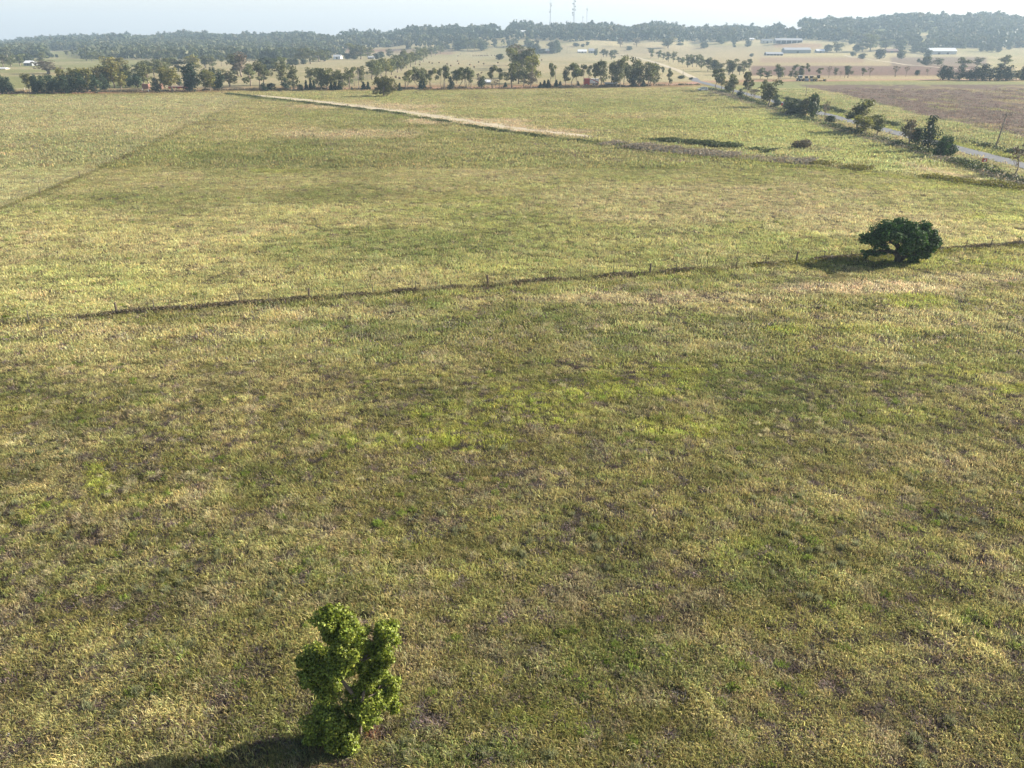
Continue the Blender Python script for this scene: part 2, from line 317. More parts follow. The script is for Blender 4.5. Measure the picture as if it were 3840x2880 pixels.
# ---------------------------------------------------------------- mesh helpers
def link(name, me, parent=None):
    o = bpy.data.objects.new(name, me); C.objects.link(o)
    if parent: o.parent = parent
    return o
def tag(o, label=None, cat=None, group=None, kind=None):
    if label: o['label'] = label
    if cat: o['category'] = cat
    if group: o['group'] = group
    if kind: o['kind'] = kind
    return o
def empty(name, loc, rz=0.0):
    o = bpy.data.objects.new(name, None); C.objects.link(o); o.location = loc; o.rotation_euler = (0, 0, rz); o.empty_display_size = .5
    return o
def npmesh(name, V, Q, mats, tint=None, smooth=False, attr='tint'):
    """mesh out of an (n,3) array and a list of face arrays (k, 3 or 4)"""
    me = bpy.data.meshes.new(name); V = np.asarray(V, np.float32)
    me.vertices.add(len(V)); me.vertices.foreach_set('co', V.ravel())
    loops = np.concatenate([q.ravel() for q in Q]).astype(np.int32); sizes = np.concatenate([np.full(len(q), q.shape[1]) for q in Q])
    me.loops.add(len(loops)); me.loops.foreach_set('vertex_index', loops)
    me.polygons.add(len(sizes)); st = np.concatenate([[0], np.cumsum(sizes)[:-1]]).astype(np.int32)
    me.polygons.foreach_set('loop_start', st)
    try: me.polygons.foreach_set('loop_total', sizes.astype(np.int32))
    except Exception: pass
    me.update(calc_edges=True); me.validate()
    if tint is not None:
        a = me.attributes.new(attr, 'FLOAT_COLOR', 'POINT'); cc = np.ones((len(V), 4), np.float32); cc[:, :3] = tint; a.data.foreach_set('color', cc.ravel())
    for m in mats: me.materials.append(m)
    if smooth: me.polygons.foreach_set('use_smooth', np.ones(len(sizes), bool))
    return me
class MB:
    def __init__(s): s.bm = bmesh.new()
    def box(s, c, d, rot=None, bev=0):
        r = bmesh.ops.create_cube(s.bm, size=1); vs_ = r['verts']
        m = Matrix.Translation(Vector(c)) @ (rot.to_4x4() if rot else Matrix.Identity(4)) @ Matrix.Diagonal((*d, 1))
        bmesh.ops.transform(s.bm, matrix=m, verts=vs_)
        if bev:
            es = list({e for v in vs_ for e in v.link_edges}); bmesh.ops.bevel(s.bm, geom=es, offset=bev, segments=2, affect='EDGES')
        return s
    def tube(s, pts, rad, n=8):
        prev = None; rings = []
        for i, p in enumerate(pts):
            p = Vector(p); r = rad[i] if isinstance(rad, (list, tuple)) else rad
            q = Vector(pts[min(i+1, len(pts)-1)]) - Vector(pts[max(i-1, 0)]); z = q.normalized()
            x = z.orthogonal().normalized() if prev is None else (prev - z*prev.dot(z)).normalized(); prev = x; y = z.cross(x)
            rings.append([s.bm.verts.new(p + (x*math.cos(a*2*math.pi/n)+y*math.sin(a*2*math.pi/n))*r) for a in range(n)])
        for a, b in zip(rings, rings[1:]):
            for i in range(n): s.bm.faces.new((a[i], a[(i+1) % n], b[(i+1) % n], b[i]))
        s.bm.faces.new(list(reversed(rings[0]))); s.bm.faces.new(rings[-1]); return s
    def prism(s, prof, y0, y1):
        a = [s.bm.verts.new((x, y0, z)) for x, z in prof]; b = [s.bm.verts.new((x, y1, z)) for x, z in prof]; n = len(prof)
        s.bm.faces.new(a); s.bm.faces.new(list(reversed(b)))
        for i in range(n): s.bm.faces.new((a[i], b[i], b[(i+1) % n], a[(i+1) % n]))
        return s
    def build(s, name, mat, parent=None, smooth=False, loc=None):
        bmesh.ops.recalc_face_normals(s.bm, faces=s.bm.faces[:]); me = bpy.data.meshes.new(name); s.bm.to_mesh(me); s.bm.free()
        me.materials.append(mat)
        if smooth:
            for p in me.polygons: p.use_smooth = True
        o = link(name, me, parent)
        if loc: o.location = loc
        return o
def copy_tree(o, parent=None):
    c = o.copy(); C.objects.link(c)
    if parent: c.parent = parent
    for ch in list(o.children): copy_tree(ch, c)
    return c
def ordw(n):
    w = ['first','second','third','fourth','fifth','sixth','seventh','eighth','ninth','tenth','eleventh','twelfth']
    return w[n-1] if n <= 12 else '%d%s' % (n, {1:'st',2:'nd',3:'rd'}.get(n % 10 if n % 100 not in (11,12,13) else 0, 'th'))

# ---------------------------------------------------------------- the ground sheet
rows = [-140,-100,-60,-30,-15,-5,0,5,9]
Yp = np.arange(3300, 196, -4.0)
dyv = -(Yp-1440)/F; rows += list(H*(CP+dyv*SP)/(SP-dyv*CP))
rows += list(np.arange(rows[-1]+9, 2700, 9.0)) + [2800,3000,3300,3700]
rows = np.array(sorted(rows)); cols = np.linspace(-.86, .86, 640)
gx = np.outer(np.clip(rows+60, 40, None), cols); gy = np.repeat(rows[:, None], len(cols), 1)
edge = np.array([-1.7, 1.7])
gx = np.concatenate([gx[:, :1]*2.2-150, gx, gx[:, -1:]*2.2+150], 1); gy = np.concatenate([gy[:, :1], gy, gy[:, :1]], 1)
gz = np.where(gy > 640, terr(gx, gy), 0.0)
nr, nc = gx.shape; idx = np.arange(nr*nc).reshape(nr, nc)
quads = np.stack([idx[:-1, :-1], idx[:-1, 1:], idx[1:, 1:], idx[1:, :-1]], -1).reshape(-1, 4)
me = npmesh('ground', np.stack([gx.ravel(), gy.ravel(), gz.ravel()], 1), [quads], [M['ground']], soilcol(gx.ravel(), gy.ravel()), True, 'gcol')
tag(link('ground', me), kind='structure')

# roads and tracks, draped strips
def strip(name, pts, width, mat, dz, taper=False):
    P = [Vector(p) for p in pts]; Q = []
    for a, b in zip(P, P[1:]):
        n = max(1, int((b-a).length/6))
        for i in range(n): Q.append(a.lerp(b, i/n))
    Q.append(P[-1]); V = []
    for i, p in enumerate(Q):
        t = (Q[min(i+1, len(Q)-1)]-Q[max(i-1, 0)]).normalized(); s = Vector((t.y, -t.x, 0))
        wv = width*(min(1, .25+i/12, .25+(len(Q)-1-i)/12) if taper else 1)*(1+.12*(float(vnoise(p.x/9, p.y/9, 77))-.5))
        for k in (-.5, -.17, .17, .5):
            q = p + s*wv*k; V.append((q.x, q.y, float(terr(q.x, q.y)) + dz + (.03 if abs(k) < .3 else 0)))
    n = len(Q); i = np.arange(n*4).reshape(n, 4)
    q = np.stack([i[:-1, :-1], i[:-1, 1:], i[1:, 1:], i[1:, :-1]], -1).reshape(-1, 4)
    return tag(link(name, npmesh(name, V, [q], [mat])), kind='structure')
RY = [(-250,354),(0,351),(400,345),(900,335),(1500,331),(2100,325),(2440,319),(2600,314)]
strip('dirt_road', [G(*p) for p in RY] + [(112, 492, 0), (135, 497, 0), G(3000,303), G(3400,299), G(3900,298)], 8, M['dirt'], .05)
strip('road', [(104.6, 20, 0), (104.8, 150, 0), (106, 250, 0), (108, 350, 0), (110, 440, 0), (111, 500, 0), G(2600,292)], 5.2, M['asphalt'], .09)
strip('farm_track', [G(2600,292), G(2540,263), G(2460,235), G(2400,219), G(2330,205), G(2260,198)], 5, M['track'], .05)
strip('farm_lane', [G(3080,201), G(3160,205), G(3240,220), G(3397,243), G(3525,254), G(3640,262)], 4, M['track'], .06)
strip('paddock_track', [G(960,357), G(1150,377), G(1350,402), G(1550,425), G(1750,455), G(1950,485), G(2200,512), G(2330,528)], 12, M['track'], .04, True)

# ---------------------------------------------------------------- grass: instanced tufts (nobody could count them)
def tuft_set(rs, nb, rad, hh, wid, lean, seg=2):
    """one tuft: nb bent blades"""
    Vs, Qs, Ts, tt = [], [], [], []; k = 0
    for i in range(nb):
        a = rs.uniform(0, 2*math.pi); r = rad*math.sqrt(rs.uniform()); bx, by = r*math.cos(a), r*math.sin(a)
        h = hh*rs.uniform(.45, 1.15); la = rs.uniform(0, 2*math.pi); ll = lean*rs.uniform(.3, 1.3)*h
        dx, dy = math.cos(la)*ll - .25*h, math.sin(la)*ll - .05*h; w = wid*rs.uniform(.6, 1.4); wa = rs.uniform(0, math.pi); wx, wy = math.cos(wa)*w, math.sin(wa)*w
        Vs += [(bx-wx, by-wy, -.02), (bx+wx, by+wy, -.02), (bx+dx*.35+wx*.8, by+dy*.35+wy*.8, h*.62), (bx+dx*.35-wx*.8, by+dy*.35-wy*.8, h*.62), (bx+dx, by+dy, h*(1-.25*lean))]
        Qs.append((k, k+1, k+2, k+3)); Ts.append((k+3, k+2, k+4)); k += 5
        t = rs.uniform(.65, 1.4); hu = rs.uniform(-.12, .12); tt += [(t*(1+hu), t, t*(1-hu*.6))]*5
    return np.array(Vs), np.array(Qs), np.array(Ts), np.array(tt)
def scatter(name, tufts, P, rot, sc, col, kind, mat, label, cat):
    V = []; Q = []; T = []; TT = []; var = []; off = 0
    for k, (v, q, t, tt) in enumerate(tufts):
        V.append(v); Q.append(q+off); T.append(t+off); TT.append(tt); var.append(np.full(len(v), k)); off += len(v)
    n0 = off; n = len(P); V.append(P); TT.append(np.ones((n, 3))); var.append(np.full(n, -1))
    V = np.concatenate(V).astype(np.float32); var = np.concatenate(var).astype(np.int32); TT = np.concatenate(TT)
    me = bpy.data.meshes.new(name); me.vertices.add(len(V)); me.vertices.foreach_set('co', V.ravel())
    Q = np.concatenate(Q); T = np.concatenate(T); loops = np.concatenate([Q.ravel(), T.ravel()]).astype(np.int32)
    sz = np.concatenate([np.full(len(Q), 4), np.full(len(T), 3)]); me.loops.add(len(loops)); me.loops.foreach_set('vertex_index', loops)
    me.polygons.add(len(sz)); me.polygons.foreach_set('loop_start', np.concatenate([[0], np.cumsum(sz)[:-1]]).astype(np.int32))
    try: me.polygons.foreach_set('loop_total', sz.astype(np.int32))
    except Exception: pass
    me.update(calc_edges=True)
    def at(nm, ty, data, key):
        a = me.attributes.new(nm, ty, 'POINT'); a.data.foreach_set(key, np.asarray(data).ravel())
    c4 = np.ones((len(V), 4), np.float32); c4[:, :3] = TT; at('tint', 'FLOAT_COLOR', c4, 'color')
    c4 = np.ones((len(V), 4), np.float32); c4[n0:, :3] = col; at('col', 'FLOAT_COLOR', c4, 'color')
    at('variant', 'INT', var, 'value'); kk = np.zeros(len(V), np.int32); kk[n0:] = kind; at('pick', 'INT', kk, 'value')
    r3 = np.zeros((len(V), 3), np.float32); r3[n0:] = rot; at('turn', 'FLOAT_VECTOR', r3, 'vector')
    s3 = np.ones((len(V), 3), np.float32); s3[n0:] = sc; at('grow', 'FLOAT_VECTOR', s3, 'vector')
    me.materials.append(mat); o = link(name, me)
    ng = bpy.data.node_groups.new(name+'_scatter', 'GeometryNodeTree')
    ng.interface.new_socket('Geometry', in_out='INPUT', socket_type='NodeSocketGeometry'); ng.interface.new_socket('Geometry', in_out='OUTPUT', socket_type='NodeSocketGeometry')
    N, L = ng.nodes, ng.links; gi = N.new('NodeGroupInput'); go = N.new('NodeGroupOutput')
    def named(nm, ty):
        a = N.new('GeometryNodeInputNamedAttribute'); a.data_type = ty; a.inputs['Name'].default_value = nm; return a.outputs[0]
    def eq(s, v):
        c = N.new('FunctionNodeCompare'); c.data_type = 'INT'; c.operation = 'EQUAL'; L.new(s, c.inputs[2]); c.inputs[3].default_value = v; return c.outputs[0]
    va = named('variant', 'INT'); pk = named('pick', 'INT'); tu = named('turn', 'FLOAT_VECTOR'); gr = named('grow', 'FLOAT_VECTOR')
    def sep(v):
        s = N.new('GeometryNodeSeparateGeometry'); s.domain = 'POINT'; L.new(gi.outputs[0], s.inputs[0]); L.new(eq(va, v), s.inputs['Selection']); return s.outputs[0]
    pts = sep(-1); jn = N.new('GeometryNodeJoinGeometry')
    for k in range(len(tufts)):
        ip = N.new('GeometryNodeInstanceOnPoints'); L.new(pts, ip.inputs['Points']); L.new(eq(pk, k), ip.inputs['Selection']); L.new(sep(k), ip.inputs['Instance'])
        L.new(tu, ip.inputs['Rotation']); L.new(gr, ip.inputs['Scale']); L.new(ip.outputs[0], jn.inputs[0])
    L.new(jn.outputs[0], go.inputs[0])
    md = o.modifiers.new('scatter', 'NODES'); md.node_group = ng
    return tag(o, label, cat, kind='stuff')
rs = np.random.RandomState(7)
def off_road(x, y):
    Yr = proj(x, np.maximum(y, 8), 0*x)
    ry = np.interp(Yr[0], [a for a, b in RY], [b for a, b in RY])
    tr = np.interp(Yr[0], [960,1150,1350,1550,1750,1950,2200], [357,377,402,425,455,485,512])
    return ~((np.abs(x-np.interp(y, [20,150,250,350,440,500], [104.6,104.8,106,108,110,111])) < 3.0)) & ~((np.abs(Yr[1]-ry) < 4) & (y > 300)) & ~((np.abs(Yr[1]-tr) < 4.5) & (Yr[0] > 960) & (Yr[0] < 2210)) & ~((x > 133) & (rs.uniform(size=len(x)) < .55))
def field_pts(n, d0, d1, pw):
    u = rs.uniform(size=n); e = 1-pw
    d = (d0**e + u*(d1**e-d0**e))**(1/e); x = (rs.uniform(-1, 1, n))*(.74*d+9); k = off_road(x, d); return x[k], d[k]
def fence_y(x): return 78 + .18*x
def grass(name, n, d0, d1, pw, tufts, s0, zs, bright, label, dead=.06, csz=1.0):
    x, y = field_pts(int(n*1.35), d0, d1, pw); g_ = fbm(x/.55/csz, y/.5/csz, 95, 3); k_ = rs.uniform(size=len(x)) < .22+sstep(.36, .5, g_)*.78; x, y = x[k_], y[k_]
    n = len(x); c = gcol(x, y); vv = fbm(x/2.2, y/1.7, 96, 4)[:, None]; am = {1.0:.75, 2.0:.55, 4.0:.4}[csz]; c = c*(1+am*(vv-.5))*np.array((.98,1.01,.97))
    row = fbm((x+.15*y)/11, (y-.15*x)/1.0, 97, 3)[:, None]; c = c*(1+.55*(row-.5)*(1 if csz < 3 else .5))
    c = c*(1-.24*sstep(85, 150, y))[:, None]
    ded = (fbm(x/.6, y/.5, 207, 3) > .655) & (y < 110) & (y < fence_y(x)); c[ded] = np.array((.20,.165,.15))*rs.uniform(.4, 1.5, (ded.sum(), 1))
    c = c*(rs.uniform(.75, 1.3, (n, 1)) if csz < 2 else rs.uniform(.84, 1.18, (n, 1)))*bright*np.clip(1+rs.normal(0, .06, (n, 3)), .7, 1.3)
    cl = fbm(x/1.5, y/1.5, 90, 3); lowf = fbm(x/6, y/5, 91, 3)
    sc = s0*(.55+.9*cl)*rs.uniform(.6, 1.35, n)
    straw = rs.uniform(size=n) < .05*(y < 120); c[straw] = STRAW*1.25*rs.uniform(.8, 1.2, (straw.sum(), 1))
    dd = rs.uniform(size=n) < dead; c[dd] = np.array((.17,.135,.12))*rs.uniform(.6, 1.4, (dd.sum(), 1))
    S = np.stack([sc, sc, sc*zs*(.6+.8*lowf)*np.where(ded, .55, 1)], 1)
    rot = np.stack([rs.normal(0, .12, n), rs.normal(0, .12, n), rs.normal(0, .9, n)], 1)
    P = np.stack([x, y, np.zeros(n)], 1)
    scatter(name, tufts, P, rot, S, c, rs.randint(0, len(tufts), n), M['grass'], label, 'grass')
near_t = [tuft_set(rs, 16, .30, .20, .010, 1.0) for _ in range(5)]
mid_t = [tuft_set(rs, 18, .6, .26, .022, .8) for _ in range(4)]
far_t = [tuft_set(rs, 22, 1.6, .38, .07, .6) for _ in range(4)]
grass('meadow_grass', 120000, 17, 62, .6, near_t, 1.0, 1.0, 1.56, 'tangled olive and straw grass covering the near half of the front paddock')
grass('pasture_grass', 90000, 58, 165, .8, mid_t, 1.0, 1.0, 1.62, 'short green and straw grass around the paddock fence line', .04, 2.0)
grass('far_pasture_grass', 60000, 160, 420, .8, far_t, 1.0, 1.0, 1.28, 'dry gold grass of the far paddock reaching the dirt road', .02, 4.0)
def clumps(name, n, d0, d1, tuft, col, s0, label, thr, sd, cat='grass', nsz=3.0):
    x, y = field_pts(n*6, d0, d1, .7); k = fbm(x/nsz, y/nsz, sd, 3) > thr; x, y = x[k][:n], y[k][:n]; m = len(x)
    S = s0*rs.uniform(.5, 1.4, m); c = np.array(col)*rs.uniform(.7, 1.3, (m, 1)); rot = np.stack([rs.normal(0, .1, m), rs.normal(0, .1, m), rs.uniform(0, 6.28, m)], 1)
    scatter(name, tuft, np.stack([x, y, 0*x], 1), rot, np.stack([S, S, S], 1), c, rs.randint(0, len(tuft), m), M['grass'], label, cat)
clumps('dead_litter', 7500, 18, 150, [tuft_set(rs, 46, .26, .14, .012, 1.8) for _ in range(3)], (.15,.12,.115), 1.0, 'small grey-brown heaps of dead stalks scattered over the front paddock', .5, 201, 'dead grass', 8.0)
clumps('straw_tussocks', 900, 18, 120, [tuft_set(rs, 70, .22, .24, .006, 1.0) for _ in range(3)], (.56,.50,.30), 1.0, 'pale straw tussocks scattered over the front paddock', .58, 202)
clumps('green_tussocks', 1400, 18, 140, [tuft_set(rs, 70, .22, .20, .010, .6) for _ in range(3)], (.20,.27,.05), 1.0, 'small bright green tussocks scattered over the front paddock', .58, 203)
clumps('grey_weeds', 420, 18, 45, [tuft_set(rs, 60, .16, .30, .009, .5) for _ in range(3)], (.24,.255,.14), 1.0, 'upright grey-green weeds growing in the front paddock', .6, 204, 'weeds', 5.0)

# ---------------------------------------------------------------- tree building
def leaves(rs, lobes, n, size, outer=.6, flatten=.0, up=.35, elong=1.6, dark=(.7, 1.3)):
    """lobes: (cx,cy,cz,rx,ry,rz); leaf shaped faces spread through them"""
    lb = np.array(lobes, float); vol = (lb[:, 3]*lb[:, 4]*lb[:, 5])**(2/3.); pk = rs.choice(len(lb), n, p=vol/vol.sum())
    d = rs.normal(size=(n, 3)); d /= np.linalg.norm(d, axis=1)[:, None]
    r = np.where(rs.uniform(size=n) < outer, rs.uniform(.78, 1.08, n), rs.uniform(.2, .95, n))
    # ragged clumps: push the surface in and out
    bump = 1 + .22*np.sin(d[:, 0]*5+pk*1.7)*np.sin(d[:, 1]*6+pk)*np.cos(d[:, 2]*5+pk*2.3)
    p = lb[pk, :3] + d*lb[pk, 3:]*(r*bump)[:, None]
    nn = d + rs.normal(0, .75, (n, 3)) + np.array((0, 0, up)); nn /= np.linalg.norm(nn, axis=1)[:, None]
    t = np.cross(nn, rs.normal(size=(n, 3))); t[:, 2] -= .15; t -= nn*(t*nn).sum(1)[:, None]; t /= np.linalg.norm(t, axis=1)[:, None]; b = np.cross(nn, t)
    s = (size*rs.uniform(.6, 1.35, n))[:, None]
    V = np.stack([p - t*s*elong*.5, p + b*s*.5, p + t*s*elong*.5 + nn*s*.08, p - b*s*.5], 1).reshape(-1, 3)
    q = np.arange(n*4).reshape(n, 4); g = rs.uniform(dark[0], dark[1], n)*(1+.18*np.sin(pk*2.1)); hu = rs.normal(0, .07, n)
    tint = np.repeat(np.stack([g*(1+hu), g, g*(1-hu*.5)], 1), 4, 0)
    return V, q, tint
def limbs(spec, name, mat, n=6):
    m = MB()
    for pts, rad in spec: m.tube(pts, rad, n)
    bmesh.ops.recalc_face_normals(m.bm, faces=m.bm.faces[:]); me = bpy.data.meshes.new(name); m.bm.to_mesh(me); m.bm.free(); me.materials.append(mat)
    for p in me.polygons: p.use_smooth = True
    return me
def bough(rs, a, b, r0, r1, wob=.08, k=4):
    a = Vector(a); b = Vector(b); L = (b-a).length; pts = []; rad = []
    for i in range(k+1):
        t = i/k; p = a.lerp(b, t) + Vector((rs.normal(), rs.normal(), rs.normal()*.5))*wob*L*(0 if i in (0, k) else 1) + Vector((0, 0, math.sin(t*math.pi)*.08*L)); pts.append(p); rad.append(r0*(1-t)+r1*t)
    return pts, rad
def proto(kind, seed):
    """crown and trunk meshes of a 10 m tall, 7 m wide tree"""
    r = np.random.RandomState(seed); lob = []; spec = []; mat = 'leaf_'+kind if kind in 'eydsg' else 'leaf_e'; bark = 'bark'; size = .42; n = 1100; top = None
    if kind in 'eyg':
        nl = r.randint(9, 14); lean = r.uniform(-.6, .6); low = r.uniform(2.2, 3.4)
        for i in range(nl):
            h = r.uniform(low, 8.9) if i else 9.0; w = 2.9*math.sin(min(1, max(.12, (h-low*.55)/5.2))*math.pi*.62+.2)*r.uniform(.3, 1); a = r.uniform(0, 6.28)
            rad = r.uniform(.8, 1.6); lob.append((lean*h/9+w*math.cos(a)*.85, w*math.sin(a)*.85, h-rad*.2, rad, rad, rad*r.uniform(.6, .85)))
        for i in range(3): lob.append((lean*.6+r.normal(0, .5), r.normal(0, .5), r.uniform(5, 7.5), 1.5, 1.5, 1.3))
        spec.append(bough(r, (0,0,-.3), (lean*.6,0,low+1.5), .26, .17, .03)); spec.append(bough(r, (lean*.6,0,low+1.4), (lean, 0, 8.3), .16, .04, .05))
        for l in lob[:nl]: spec.append(bough(r, (lean*.45, 0, r.uniform(1.8, max(2.0, min(5, l[2]-.5)))), l[:3], .10, .025, .06))
        n = {'e':1000, 'y':1000, 'g':650}[kind]; bark = 'palebark' if kind != 'd' else 'bark'
    elif kind == 'p':                                              # slender gum: high crown on bare stems
        nl = r.randint(5, 9); nst = r.randint(1, 4); tops = []
        for i in range(nst):
            a = r.uniform(0, 6.28); q = r.uniform(.4, 1.7) if nst > 1 else .3; tops.append((q*math.cos(a), q*math.sin(a), r.uniform(7, 9)))
        for tq in tops: spec.append(bough(r, (r.normal()*.12, r.normal()*.12, -.3), tq, .17, .04, .05, 5))
        for i in range(nl):
            tq = tops[i % nst]; h = r.uniform(4.2, 9.2); rad = r.uniform(.75, 1.35); lob.append((tq[0]+r.normal()*1.0, tq[1]+r.normal()*1.0, h, rad, rad, rad*r.uniform(.55, .9)))
            spec.append(bough(r, (tq[0]*.6, tq[1]*.6, h*.62), lob[-1][:3], .07, .02))
        n = 620; bark = 'palebark'
    elif kind == 'd':
        nl = 12
        for i in range(nl):
            h = 1.6 + 7.6*i/(nl-1); w = 1.9*(1-((h-4.2)/6.4)**2)*r.uniform(.2, .8); a = r.uniform(0, 6.28); rad = (1.75 if h < 7 else 1.2)*r.uniform(.8, 1.15)
            lob.append((w*math.cos(a), w*math.sin(a), min(h, 9.0), rad, rad, rad*1.05))
        spec.append(bough(r, (0,0,-.3), (0,0,8.8), .22, .05, .02)); n = 1200; size = .40
        for i in range(3): a = r.uniform(0, 6.28); spec.append(bough(r, (0,0,.4), (1.2*math.cos(a), 1.2*math.sin(a), 4), .12, .04))
    elif kind == 'k':
        for i in range(7):
            h = 1.0+8*i/6; w = 2.7*(1-(h/10.5))+.5; lob.append((r.normal()*.2, r.normal()*.2, h, w, w, 1.5))
        spec.append(bough(r, (0,0,-.3), (0,0,8), .35, .08, .01)); mat = 'leaf_d'; n = 650; size = .9
    elif kind == 's':
        for i in range(9):
            a = r.uniform(0, 6.28); w = r.uniform(.2, 2.0); h = r.uniform(2.8, 8.2); rad = r.uniform(1.4, 2.2)*(1 if h < 7 else .8); lob.append((w*math.cos(a), w*math.sin(a), h-.2, rad*.9, rad*.9, rad))
        lob.append((0,0,3,2.8,2.8,2.6)); spec.append(bough(r, (0,0,-.3), (0,0,6), .3, .08)); n = 1000; size = .6
        for i in range(3): a = r.uniform(0, 6.28); spec.append(bough(r, (0,0,.2), (1.5*math.cos(a), 1.5*math.sin(a), 5), .14, .04))
    elif kind == 'b':                                              # leafless or nearly so
        spec.append(bough(r, (0,0,-.3), (r.normal()*.4, 0, 6.5), .22, .07, .04, 5)); tips = []
        for i in range(9):
            a = r.uniform(0, 6.28); h0 = r.uniform(2, 6); e = (2.6*math.cos(a)*r.uniform(.4, 1), 2.6*math.sin(a)*r.uniform(.4, 1), min(9.9, h0+r.uniform(2, 4.5)))
            spec.append(bough(r, (0, 0, h0), e, .10, .025, .08))
            for j in range(3): a2 = r.uniform(0, 6.28); s0 = Vector(e)*.6+Vector((0, 0, h0*.4)); q = s0+Vector((math.cos(a2), math.sin(a2), 1.2))*r.uniform(.6, 1.2); spec.append(bough(r, s0, q, .045, .015)); tips.append(q)
        for q in tips: lob.append((q.x, q.y, q.z, .5, .5, .4))
        n = 150; mat = 'leaf_g'; bark = 'palebark'
    V, q, t = leaves(r, lob, n, size, .6)
    BB[(kind, seed)] = (np.percentile(np.abs(V[:, :2]), 97)*2, np.percentile(V[:, 2], 99.5)); KEY[(kind, seed)] = 1
    return (kind, seed), npmesh('crown', V, [q], [M[mat]], t), limbs(spec, 'trunk', M[bark])
BB = {}; KEY = {}
PROTO = {k: [proto(k, 100*i+ord(k)) for i in range(n)] for k, n in (('e',6),('y',3),('p',5),('d',4),('k',2),('s',4),('g',3),('b',3))}
NAME = {'e':'gum_tree','y':'gum_tree','p':'gum_tree','d':'pine_tree','k':'cypress_tree','s':'bushy_tree','g':'dry_tree','b':'bare_tree'}
LOOK = {'e':'grey-green gum','y':'yellow-topped gum','p':'slender high-crowned gum','d':'dense dark green pine','k':'small cone-shaped cypress','s':'round bushy tree','g':'dull brownish thin-leaved tree','b':'nearly leafless bare tree'}
trees = []
def T(X, Y, h, w, k):
    trees.append([X, Y, h, w, k])
def reg(x0, y0, s, data):
    for ln in data.strip().split(';'):
        ln = ln.strip()
        if not ln: continue
        a, b, h, w, k = ln.split(); T(x0+float(a)*s, y0+float(b)*s, float(h)*s, float(w)*s, k)
S1 = .28933; S6 = .27125; S8 = .38879
reg(0, 100, S1, '''30 872 270 160 d;130 872 235 140 d;385 852 260 120 y;450 860 230 90 d;490 868 250 120 d;560 860 240 110 d;635 868 265 130 d;690 862 250 110 d;760 868 230 110 d;830 850 330 140 y;850 865 250 140 d;930 870 260 130 d;1000 845 330 150 y;
1060 866 290 170 d;1150 850 330 150 y;1240 862 250 180 d;1290 800 310 150 y;1360 842 240 120 d;1420 795 330 180 e;1480 795 345 200 y;1580 832 260 140 y;1630 780 300 180 e;1690 785 170 120 d;1780 790 200 140 d;1870 760 290 190 e;1930 775 300 170 e;2040 852 200 150 d;2150 795 270 150 y;
620 610 180 330 g;50 532 180 130 e;150 522 160 130 e;260 512 160 120 e;100 430 170 160 e;200 400 150 150 e;300 470 130 130 s;520 470 140 160 e;370 455 110 120 s;1120 440 110 120 e;1200 445 120 120 e;1290 440 110 120 e;1450 650 270 210 y;1550 640 250 200 y;1850 660 220 190 e;2000 640 220 180 e;2110 650 240 170 e;
680 402 60 40 s;740 402 45 35 s;890 402 95 60 p;935 395 95 60 p;1000 395 95 60 p;1400 420 120 130 e;1500 415 130 150 e;1620 410 120 150 e;1730 400 110 140 e;1830 400 120 140 e;1940 390 40 40 s;2060 395 70 60 s;2120 600 200 150 e''')
reg(600, 80, S1, '''160 918 340 200 y;60 862 300 130 e;250 842 160 80 d;370 906 340 170 d;430 908 385 210 d;600 902 300 170 e;650 912 290 160 y;690 882 300 90 d;730 887 300 100 d;790 897 260 120 d;900 847 245 210 e;1020 712 300 220 e;1060 722 330 220 g;1180 842 300 170 e;1300 852 350 190 e;1350 825 280 160 e;1350 905 110 110 d;1440 895 100 120 s;
1580 825 300 170 e;1640 882 150 130 d;1740 892 330 150 e;1825 892 80 80 s;1900 887 130 50 k;1960 887 150 50 k;2000 882 110 50 k;1950 805 220 120 e;2040 855 260 110 e;2090 892 300 120 e;2170 892 300 130 e;1400 632 165 260 s;450 650 220 200 y;250 652 180 180 e;100 622 160 170 e;590 602 165 120 e;680 602 170 110 e;800 585 150 90 p;870 575 130 90 p;
170 482 80 100 s;240 492 90 90 s;1340 462 100 170 s;1480 512 150 160 s;1850 542 200 170 e;1950 552 210 170 e;2060 525 160 150 e;2130 522 150 140 e;1690 575 90 90 s;1760 572 100 80 s;1860 557 70 80 s;1620 700 250 130 e''')
reg(1200, 80, S1, '''95 892 300 130 e;180 885 280 120 e;150 892 110 60 k;200 892 110 50 k;255 892 130 60 k;300 892 280 150 e;380 855 270 130 e;450 842 265 100 p;570 885 110 60 k;625 885 110 50 k;545 802 235 120 e;1035 902 110 50 k;415 894 50 35 k;1110 892 270 160 p;1140 885 270 130 p;1240 882 280 160 p;1300 872 300 130 e;1350 862 270 110 e;1305 884 120 60 k;1350 878 110 50 k;
1430 887 290 130 p;1610 877 320 180 p;1580 862 270 130 p;1695 887 180 90 d;1770 805 200 110 e;1850 882 300 200 p;1890 876 300 150 p;1930 882 260 120 p;1960 842 220 120 e;2065 865 220 90 b;2090 852 150 70 e;
680 760 270 190 e;740 745 240 160 e;800 725 260 150 e;860 712 240 150 y;930 697 220 130 e;1010 665 220 120 e;1055 645 210 110 e;1120 610 220 120 e;1180 590 200 120 e;1240 565 190 120 e;1300 545 190 110 e;1345 525 180 100 e;1390 492 160 90 e;1440 465 130 90 e;1500 442 120 90 e;1560 420 110 80 e;1600 412 100 70 e;
960 640 210 110 e;1090 560 200 110 e;1280 480 150 110 e;450 492 210 160 e;530 492 190 170 e;620 482 150 150 e;360 492 80 110 s;450 494 60 80 s;740 492 80 90 s;800 470 80 80 s;900 462 110 90 e;60 512 150 170 s;1790 382 120 130 s;1910 382 120 100 e;2000 372 130 90 e;2100 382 120 120 s;1660 362 60 55 s''')
